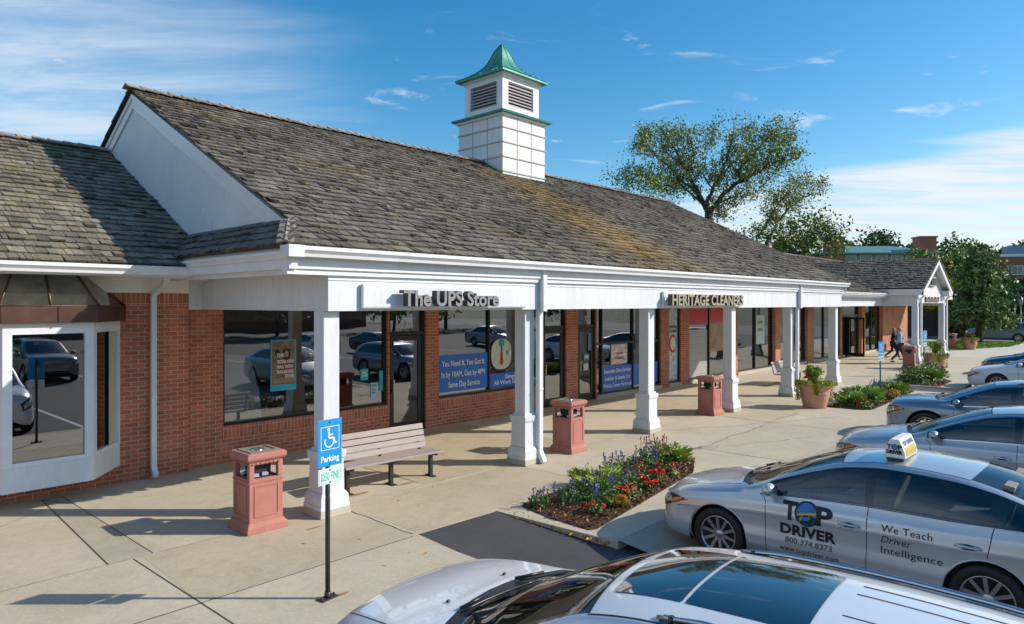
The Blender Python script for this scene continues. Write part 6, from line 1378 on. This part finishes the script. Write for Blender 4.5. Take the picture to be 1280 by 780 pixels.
def person(label, x, y, rz, H=1.7, top=CLB, legs=CLB, hair=HBL, long=True, stride=.32, arm='swing', vest=None, wide=1.):
    T = thing('person', label, 'person', (x, y, 0), rz); k = H/1.72; s = stride
    # facing +X locally
    J = [(0, 0, .93, .13, .16*wide), (0, 0, 1.10, .115*wide, .145*wide), (.01, 0, 1.30, .125*wide, .17*wide), (.02, 0, 1.44, .07, .12*wide), (.025, 0, 1.52, .05, .05), (.03, 0, 1.585, .05),
         (.02, -.10, .88, .085*wide, .09), (s*.55, -.10, .50, .062), (s*.95, -.10, .10, .040), (-.02, .10, .88, .085*wide, .09), (-s*.15, .10, .48, .062), (-s*1.25, .10, .17, .040),
         (.02, -.185*wide, 1.42, .052), (-.06, -.225*wide, 1.16, .042), (.05, -.22*wide, .95, .030), (.02, .185*wide, 1.42, .052), (.05, .225*wide, 1.15, .042), (.22, .20*wide, 1.0, .030)]
    if arm == 'carry': J[13] = (-.02, -.23*wide, 1.16, .045); J[14] = (.24, -.16, 1.10, .032); J[16] = (-.02, .23*wide, 1.16, .045); J[17] = (.24, .16, 1.10, .032)
    if arm == 'phone': J[13] = (.06, -.24, 1.2, .04); J[14] = (.10, -.16, 1.45, .03)
    E = [(0, 1), (1, 2), (2, 3), (3, 4), (4, 5), (0, 6), (6, 7), (7, 8), (0, 9), (9, 10), (10, 11), (3, 12), (12, 13), (13, 14), (3, 15), (15, 16), (16, 17)]
    J = [tuple(v*k for v in j) for j in J]; me_o = skin_body('body', J, E, top, T)
    me_o.data.materials.append(legs)
    # trousers as a slightly wider layer over the legs
    L_ = [J[0][:3]+(J[0][3]*1.04, J[0][4]*1.03)]+[J[i][:3]+tuple(r*1.10 for r in J[i][3:]) for i in (6, 7, 8, 9, 10, 11)]
    skin_body('trousers', L_, [(0, 1), (1, 2), (2, 3), (0, 4), (4, 5), (5, 6)], legs, T)
    # head with face
    h = MB(); c = (.045*k, 0, 1.655*k); h.sphere(c, (.092*k, .075*k, .115*k), 18, 14); h.sphere((c[0]+.092*k, 0, c[2]-.01*k), (.018*k, .012*k, .020*k), 8, 6); h.sphere((c[0]+.01, -.076*k, c[2]-.01), (.016, .008, .026), 8, 6); h.sphere((c[0]+.01, .076*k, c[2]-.01), (.016, .008, .026), 8, 6); h.sphere((c[0]+.055*k, 0, c[2]-.07*k), (.035*k, .04*k, .035*k), 10, 8); h.build('head', SKIN, T)
    f = MB()
    for sy in (-1, 1): f.sphere((c[0]+.083*k, sy*.032*k, c[2]+.012*k), (.008, .010, .006), 8, 6)
    f.box(c[0]+.082*k, c[0]+.091*k, -.022*k, .022*k, c[2]-.056*k, c[2]-.048*k); f.build('face_features', mat('face_dark', (.10, .03, .025), .6), T)
    hr = MB()
    if long: hr.sphere((c[0]-.018*k, 0, c[2]+.022*k), (.098*k, .088*k, .112*k), 16, 12); hr.sphere((c[0]-.055*k, 0, c[2]-.10*k), (.055*k, .085*k, .13*k), 12, 10)
    else: hr.sphere((c[0]-.024*k, 0, c[2]+.01*k), (.080*k, .080*k, .085*k), 16, 12)
    hr.build('hair', hair, T)
    for i in (8, 11):
        p = Vector(J[i][:3]); m = MB(); dz = -.05*k; m.sphere((p.x+.06*k, p.y, p.z+dz-.015), (.125*k, .042*k, .035*k), 12, 8); m.build('shoe', SHOE, T)
    for i in (14, 17):
        p = Vector(J[i][:3]); q = Vector(J[i-1][:3]); d = (p-q).normalized(); m = MB(); m.sphere(tuple(p+d*.045*k), (.034*k, .020*k, .040*k), 10, 8)
        sd_ = d.cross(Vector((0, 1, 0))).normalized(); 
        for w in range(4): b = p+d*.075*k+sd_*(.022-.0145*w)*k; m.tube([b-d*.02, b+d*.025*k, b+d*.045*k-Vector((0, .0, .008))], [.009*k, .008*k, .006*k], 6)
        m.tube([p+d*.02*k+sd_*.02*k, p+d*.045*k+sd_*.05*k, p+d*.07*k+sd_*.052*k], [.011*k, .009*k, .007*k], 6); m.build('hand', SKIN, T)
    if vest:
        V_ = [J[1][:3]+tuple(r*1.12 for r in J[1][3:]), J[2][:3]+tuple(r*1.12 for r in J[2][3:]), J[3][:3]+tuple(r*1.14 for r in J[3][3:])]; skin_body('vest', V_, [(0, 1), (1, 2)], vest, T)
    return T
person('woman in black top and trousers walking away to the right, blonde hair', 41.3, 10.25, R(-78), 1.66, CLB, CLB, HBL, True, .34, 'phone')
MANX = person('man in blue vest over a pale blue shirt walking behind the litter bin', 38.35, 9.25, R(-62), 1.78, CLS, DEN, HGR, False, .26, 'carry', CLN, 1.22)
# ---------------------------------------------------------------- trees
CAMF = Vector((.731, .682, 0)); CAMR = Vector((.682, -.731, 0))
def at(px, py, d, dd=0.):
    """a point d metres away along the view axis, at the height where the photo shows it"""
    D = d+dd; return Vector((0, 0, 3))+CAMF*D+CAMR*((px-640)/857*D)+Vector((0, 0, -(py-380)/857*D))
def twigs(mb, leaves, p, d, ln, r, depth, spread=.6, droop=0., lr=.45, ln_leaf=14):
    q = p+d*ln; mid = p+d*ln*.5+Vector(rng.normal(0, ln*.06, 3)); mb.tube([p, mid, q], [r, r*.8, r*.6], 4 if depth < 2 else 5)
    if depth == 0:
        for k in range(ln_leaf): leaves.append(p+d*ln*rng.uniform(.1, 1.25)+Vector(rng.normal(0, lr, 3)))
        return
    for k in range(3 if depth > 1 else 3):
        nd = (d+Vector(rng.normal(0, spread, 3))+Vector((0, 0, .12-droop))).normalized(); twigs(mb, leaves, p+d*ln*rng.uniform(.35, 1.), nd, ln*rng.uniform(.55, .8), r*.55, depth-1, spread, droop, lr, ln_leaf)
def open_tree(label, limbs, dist, s=1/3.9, ox=740, oy=140, r0=.30, n_tw=7, cols=((.24, .33, .06), (.32, .31, .07), (.16, .24, .05)), tw=1.3, leaf=.17, lr=.42, nl=12, depth=1):
    base = None; mb = MB(); leaves = []; first = limbs[0][1][0]
    T0 = at(ox+first[0]*s, oy+first[1]*s, dist); T = thing('locust_tree', label, 'tree', (T0.x, T0.y, -.1), 0, 'trees behind the shopping building')
    L0 = Vector((T0.x, T0.y, -.1))
    trunk = MB(); trunk.tube([Vector((0, 0, 0)), Vector((.1, 0, (T0.z+.1)*.5)), T0-L0], [r0*1.5, r0*1.1, r0*1.0], 10); trunk.build('trunk', BARK, T)
    for (ra, pts, zig) in limbs:
        ra *= .72; n = len(pts); W = []
        for i, (X, Y) in enumerate(pts): W.append(at(ox+X*s, oy+Y*s, dist, zig*i/(n-1)*3.2+math.sin(i*2.1+zig*3)*.35)-L0)
        # resample
        R_ = [ra*(1-.80*i/(n-1)) for i in range(n)]; fine = []; fr_ = []
        for i in range(n-1):
            for q in range(4): fine.append(W[i].lerp(W[i+1], q/4)+Vector(rng.normal(0, .05, 3))*(1 if q else 0)); fr_.append(R_[i]+(R_[i+1]-R_[i])*q/4)
        fine.append(W[-1]); fr_.append(R_[-1]); mb.tube(fine, fr_, 7)
        for i in range(2 if ra > .1 else 0, len(fine)):
            fr = i/len(fine)
            if fr < .3 and ra > .12: continue
            for q in range(2 if fr < .6 else 3):
                if rng.random() < n_tw/8:
                    d = (fine[i]-fine[i-1]).normalized() if i else Vector((0, 0, 1)); nd = (d*.5+Vector(rng.normal(0, .75, 3))+Vector((0, 0, .15))).normalized()
                    twigs(mb, leaves, fine[i], nd, tw*rng.uniform(.5, 1.1), max(.015, fr_[i]*.35), depth, .6, 0., lr, nl)
    mb.build('limbs', BARK, T)
    n = len(leaves); C = np.stack([jit(cols[int(i)], 1, .3)[0] for i in rng.integers(0, len(cols), n)]); foliage_obj('crown', [tuple(p) for p in leaves], rng.uniform(.6, 1.3, n)*leaf, C, T); return T
open_tree('tall spreading tree with an open crown rising behind the shingle roof', [(.30, [(570, 490), (520, 400), (470, 300), (440, 250), (400, 170), (350, 110)], .5), (.28, [(572, 488), (560, 440), (590, 370), (640, 290), (660, 210), (690, 110)], -.6), (.26, [(576, 485), (650, 390), (720, 340), (800, 300), (870, 250), (930, 235), (1000, 225)], .2),
    (.13, [(720, 340), (712, 300), (745, 250), (800, 190), (860, 120), (900, 95)], -.8), (.14, [(520, 400), (430, 330), (370, 260), (300, 190), (240, 140)], -.9), (.13, [(540, 450), (450, 370), (330, 320), (230, 310), (130, 330)], .7), (.12, [(600, 450), (700, 410), (790, 400), (860, 330)], .9), (.10, [(440, 250), (380, 210), (300, 120), (260, 110)], .9), (.10, [(640, 290), (720, 230), (760, 150), (780, 100)], .8), (.09, [(470, 300), (500, 220), (480, 140), (440, 90)], -.3), (.09, [(590, 370), (540, 300), (560, 200), (600, 110)], .6), (.08, [(800, 300), (870, 200), (930, 150), (940, 110)], .5), (.08, [(430, 330), (380, 380), (300, 390)], -1.2), (.07, [(700, 410), (690, 460), (640, 500)], .4), (.08, [(430, 360), (330, 360), (280, 330), (200, 345)], -.6)], 52, nl=15, tw=.95, leaf=.12, lr=.25)
open_tree('smaller leaning open-crowned tree right of the tall tree behind the roof', [(.16, [(855, 630), (900, 545), (950, 480), (1010, 430), (1070, 400), (1120, 350)], .3), (.11, [(810, 610), (850, 545), (890, 470), (940, 410), (990, 340)], -.5), (.07, [(950, 480), (960, 420), (1010, 360), (1050, 335)], .8), (.07, [(900, 545), (870, 500), (880, 440), (920, 390)], .8)], 56, r0=.2, nl=11, tw=.75, leaf=.11, lr=.26)
open_tree('low leafy tree in front of the green-roofed brick house', [(.15, [(1010, 690), (1060, 640), (1120, 600), (1180, 600)], .3), (.12, [(990, 690), (1000, 640), (980, 590), (1000, 550)], -.5), (.12, [(1000, 690), (1060, 620), (1080, 570), (1120, 550)], .5), (.10, [(980, 690), (930, 640), (870, 600), (760, 580)], .4), (.1, [(1050, 660), (1120, 660), (1190, 630)], .4)], 66, r0=.2, nl=9, tw=1.1, leaf=.2, lr=.42, cols=((.16, .24, .04), (.24, .28, .04), (.10, .17, .04)))
def tree(name, label, x, y, h, w, crown0=.25, cols=((.07, .13, .03), (.10, .17, .035), (.045, .09, .025)), n=5000, leaf=.3, blobs=22, group=None, trunk_r=.22, gaps=.0):
    T = thing(name, label, 'tree', (x, y, -.12), 0, group); c0 = h*crown0; m = MB(); m.tube([(0, 0, 0), (.1, .05, h*.35), (0, .1, h*.8)], [trunk_r, trunk_r*.75, trunk_r*.25], 9)
    B = []
    for k in range(blobs):
        t = rng.random(); a = rng.uniform(0, 6.283); prof = math.sin(math.pi*min(1, .12+.88*t)**.8)**.7; r = w/2*prof*rng.uniform(.35, .95); c = Vector((r*math.cos(a), r*math.sin(a), c0+(h-c0)*(.06+.84*t))); B.append((c, w*rng.uniform(.14, .24)))
        m.tube([(0, .05, c.z*rng.uniform(.5, .75)), tuple(c*.6+Vector((0, 0, c.z*.25))), tuple(c)], [trunk_r*.35, trunk_r*.2, trunk_r*.08], 5)
    m.build('trunk', BARK, T); P = []; C = []
    per = n//blobs
    for c, r in B:
        q = rng.normal(size=(per, 3)); q /= np.linalg.norm(q, axis=1)[:, None]; rad = r*(.55+.5*rng.random((per, 1)))*(1+.25*rng.normal(size=(per, 1))*.6); q = q*rad*(1, 1, .8)+np.array(c); P.append(q); C.append(jit(cols[int(rng.integers(len(cols)))], per, .3)*rng.uniform(.75, 1.25))
    foliage_obj('crown', np.concatenate(P), rng.uniform(.6, 1.3, per*len(B))*leaf, np.concatenate(C), T); return T
def at_ground(px, d): p = at(px, 380, d); return p.x, p.y
DK = ((.07, .12, .04), (.10, .16, .045), (.05, .09, .03)); YL = ((.34, .30, .035), (.28, .27, .04), (.20, .22, .04)); GR = ((.15, .23, .05), (.20, .28, .06), (.10, .17, .045)); OL = ((.17, .19, .05), (.12, .16, .04), (.22, .20, .05))
# conifer beside the lawn
def conifer(label, x, y, h, w):
    T = thing('spruce_tree', label, 'tree', (x, y, -.1)); m = MB(); m.tube([(0, 0, 0), (.05, 0, h*.5), (0, 0, h*.98)], [.24, .16, .03], 9); P = []; C = []
    z = 2.0
    while z < h:
        f = 1-(z/h); R_ = w/2*(.12+.98*f**.75)*(1 if z > 1.6 else .8); nb = int(6+9*f)
        for k in range(nb):
            a = rng.uniform(0, 6.283); L_ = R_*rng.uniform(.65, 1.12); e = Vector((math.cos(a)*L_, math.sin(a)*L_, z-.22*L_+rng.normal()*.1)); s0 = Vector((0, 0, z)); mid = s0.lerp(e, .5)+Vector((0, 0, .10*L_)); m.tube([s0, mid, e], [.035, .022, .008], 4)
            for q in range(int(58*L_/1.5)+14):
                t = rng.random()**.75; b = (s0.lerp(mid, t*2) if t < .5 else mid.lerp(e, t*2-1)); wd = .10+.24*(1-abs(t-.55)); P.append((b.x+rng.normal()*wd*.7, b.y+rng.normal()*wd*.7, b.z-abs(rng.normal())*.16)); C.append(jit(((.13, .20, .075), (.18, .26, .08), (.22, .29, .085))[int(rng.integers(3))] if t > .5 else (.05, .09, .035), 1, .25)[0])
        z += .27+.1*f
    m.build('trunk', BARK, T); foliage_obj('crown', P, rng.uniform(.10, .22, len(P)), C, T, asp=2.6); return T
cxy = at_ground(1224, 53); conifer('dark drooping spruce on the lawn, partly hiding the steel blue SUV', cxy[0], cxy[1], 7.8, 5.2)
BG = 'background trees'
for i, (px, d, topy, wpx, kind, lab) in enumerate(((1180, 66, 316, 40, YL, 'yellow-leaved tree right behind the porch gable'), (1195, 80, 312, 60, GR, 'bright green tree rising above the spruce, left side'), (1232, 95, 318, 70, OL, 'olive tree above the spruce top'), (1262, 72, 345, 60, GR, 'green tree right of the spruce, low'), (1290, 66, 345, 60, DK, 'dark tree at the right edge of the picture'), (1245, 62, 362, 60, DK, 'dark shrubby tree behind the steel blue SUV'), (1275, 64, 368, 46, DK, 'dark rounded tree behind the street lamp'),
    (1215, 64, 370, 50, OL, 'low olive tree behind the spruce trunk'), (1150, 90, 305, 60, GR, 'green tree behind the right chimney of the brick house'), (1100, 150, 291, 90, DK, 'wide dark tree behind the green roof, centre'), (1060, 150, 298, 70, GR, 'green tree behind the green roof, left of centre'), (1140, 150, 296, 60, DK, 'dark green tree behind the green roof, right of centre'), (1143, 82, 314, 34, YL, 'yellow-green tree in front of the brick house, above the porch roof'),
    (975, 75, 297, 50, OL, 'olive tree below the leaning tree behind the roof'), (1000, 85, 304, 50, GR, 'green tree beside the left chimney of the brick house'), (1190, 160, 300, 90, GR, 'distant green tree above the spruce'), (1260, 170, 308, 80, DK, 'distant dark tree above the far brick block'), (1300, 170, 300, 80, DK, 'distant dark tree above the right edge'), (1215, 170, 300, 60, OL, 'distant olive tree left of the far brick block'), (1157, 70, 372, 40, DK, 'dark hedge tree seen between the porch columns'), (1133, 74, 378, 40, OL, 'olive tree seen past the end brick pier'), (950, 110, 300, 60, GR, 'green tree low behind the roof, right of the tall tree'))):
    x, y = at_ground(px, d); h = 3.1+(380-topy)/857*d; w = wpx/857*d*1.15; tree('broadleaf_tree', lab, x, y, h, w, .15, kind, 3600, max(.16, d*.0038), 26, BG)
# trees and a block on the far side of the lot, mirrored in the shop windows
for i, (x, y, h, w) in enumerate(((-14, -34, 9, 9), (-4, -38, 8, 8), (5, -33, 9, 9), (14, -37, 10, 9), (24, -34, 8, 8), (34, -38, 9, 9), (46, -35, 9, 9), (58, -40, 10, 10), (70, -34, 9, 9))):
    tree('broadleaf_tree', 'row tree %s across the lot behind the camera' % ('first', 'second', 'third', 'fourth', 'fifth', 'sixth', 'seventh', 'eighth', 'ninth')[i], x, y, h, w, .2, GR if i % 2 else DK, 2200, .4, 20, 'trees across the lot')
# ---------------------------------------------------------------- far buildings, lamp, fence
def facing_box(mb, c, w, dpt, z0, z1, rz, mi=0): mb.obox(Matrix.Translation((c[0], c[1], (z0+z1)/2)) @ Matrix.Rotation(rz, 4, 'Z'), w/2, dpt/2, (z1-z0)/2, mi)
def far_house(label, px, d, wpx, ztop_py, rz, kind):
    x, y = at_ground(px, d); T = thing('brick_house' if kind == 1 else 'office_block', label, 'building', (x, y, -.12), rz); W = wpx/857*d; zt = 3+(380-ztop_py)/857*d
    m = MB(); m.box(-W/2, W/2, 0, 12, 0, zt-1.6 if kind == 1 else zt); m.build('wall', mat('far_brick', (.27, .12, .075), .85, var=.15, vscale=.5, var2=.15, v2scale=6), T)
    f = MB(); g2 = MB()
    nw = 7
    for k in range(nw):
        cx = -W/2+W*(k+.5)/nw
        for fl in range(2 if kind == 1 else 3):
            zb = zt-3.4-fl*3.2 if kind == 1 else zt-3.2-fl*3.3
            if zb < 1: continue
            f = MB(); f.box(cx-.95, cx+.95, -.06, 0, zb-.1, zb+1.6); o = f.build('window', WHITE2, T); g2 = MB(); g2.box(cx-.82, cx-.04, -.075, -.06, zb+.02, zb+1.48); g2.box(cx+.04, cx+.82, -.075, -.06, zb+.02, zb+1.48); g2.build('pane', mat('far_window', (.05, .09, .14), .1, spec=.9), o)
    if kind == 1:
        m = MB(); m.box(-W/2-.003, W/2+.003, -.05, 12, zt-3.1, zt-1.6); m.build('cladding', mat('grey_cladding', (.28, .27, .27), .7, var=.1), T)
        m = MB(); e = zt-1.6
        def hip(x0, x1, y0, y1, r): m.add([(x0, y0, e), (x1, y0, e), (x1, y1, e), (x0, y1, e), (x0+r, (y0+y1)/2, zt), (x1-r, (y0+y1)/2, zt), (x0, y0, e-.25), (x1, y0, e-.25), (x1, y1, e-.25), (x0, y1, e-.25)], [(0, 1, 5, 4), (1, 2, 5), (2, 3, 4, 5), (3, 0, 4), (6, 7, 1, 0), (7, 8, 2, 1), (8, 9, 3, 2), (9, 6, 0, 3), (9, 8, 7, 6)])
        hip(-W/2-.8, W/2+.8, -1.2, 13, 5); r_ = m.build('roof', mat('patina_roof', (.10, .22, .20), .5, var=.1), T)
        for cx in (-W/2+1.2, W/2-1.6):
            m = MB(); m.box(cx-1.3, cx+1.3, -.8, 1.6, zt-5, zt+.8); m.box(cx-1.45, cx+1.45, -.95, 1.75, zt+.8, zt+1.05); m.build('chimney', mat('chimney_brick', (.36, .14, .09), .85, var=.15), r_)
    else:
        m = MB(); m.box(-W/2-.2, W/2+.2, -.2, 12.2, zt, zt+.5); m.build('cornice', WHITE2, T); m = MB(); m.box(-W/2+8, -W/2+14, 2, 6, zt+.5, zt+2.2); m.build('rooftop_unit', mat('unit_blue', (.12, .2, .3), .5), T)
    return T
far_house('brick house with a green roof and two brick chimneys beyond the porch roof', 1102, 112, 132, 303, R(-50), 1)
far_house('brick office block with white cornice far off at the right edge', 1272, 125, 110, 320, R(-60), 0)
far_house('long brick block across the lot behind the camera', -900, 60, 700, 330, 0, 0)
for o_ in [bpy.data.objects[n_] for n_ in bpy.data.objects.keys() if n_.startswith('office_block')]:
    if o_['label'].endswith('behind the camera'): o_.location = (30, -52, -.12); o_.rotation_euler[2] = R(180)
x, y = at_ground(1276, 58); T = thing('street_lamp', 'black post-top street lamp at the right edge above the steel blue SUV', 'street lamp', (x, y, -.1))
m = MB(); m.tube([(0, 0, 0), (0, 0, .5), (0, 0, .55), (0, 0, 3.0)], [.12, .10, .06, .045], 10); m.build('post', DPLAS, T)
m = MB(); m.lathe([(.06, 3.0), (.13, 3.1), (.17, 3.45), (.16, 3.5)], 8); m.build('lantern', mat('lamp_glass', (.3, .3, .28), .2), T); m = MB(); m.lathe([(.19, 3.5), (.1, 3.65), (.02, 3.75), (.01, 3.9)], 8); m.build('lamp_cap', DPLAS, T)
x, y = at_ground(1160, 66); T = thing('board_fence', 'dark board fence seen between the two porch columns', 'fence', (x, y, -.1), R(-47)); m = MB()
for k in range(60): m.box(-6+k*.2, -6+k*.2+.185, 0, .03, 0, 2.2)
m.build('board', mat('fence_board', (.10, .075, .065), .9, var=.2), T)
for k in range(6): m = MB(); m.box(-6+k*2.35, -5.88+k*2.35, .03, .15, 0, 2.3); m.build('post', mat('fence_board', ()), T)
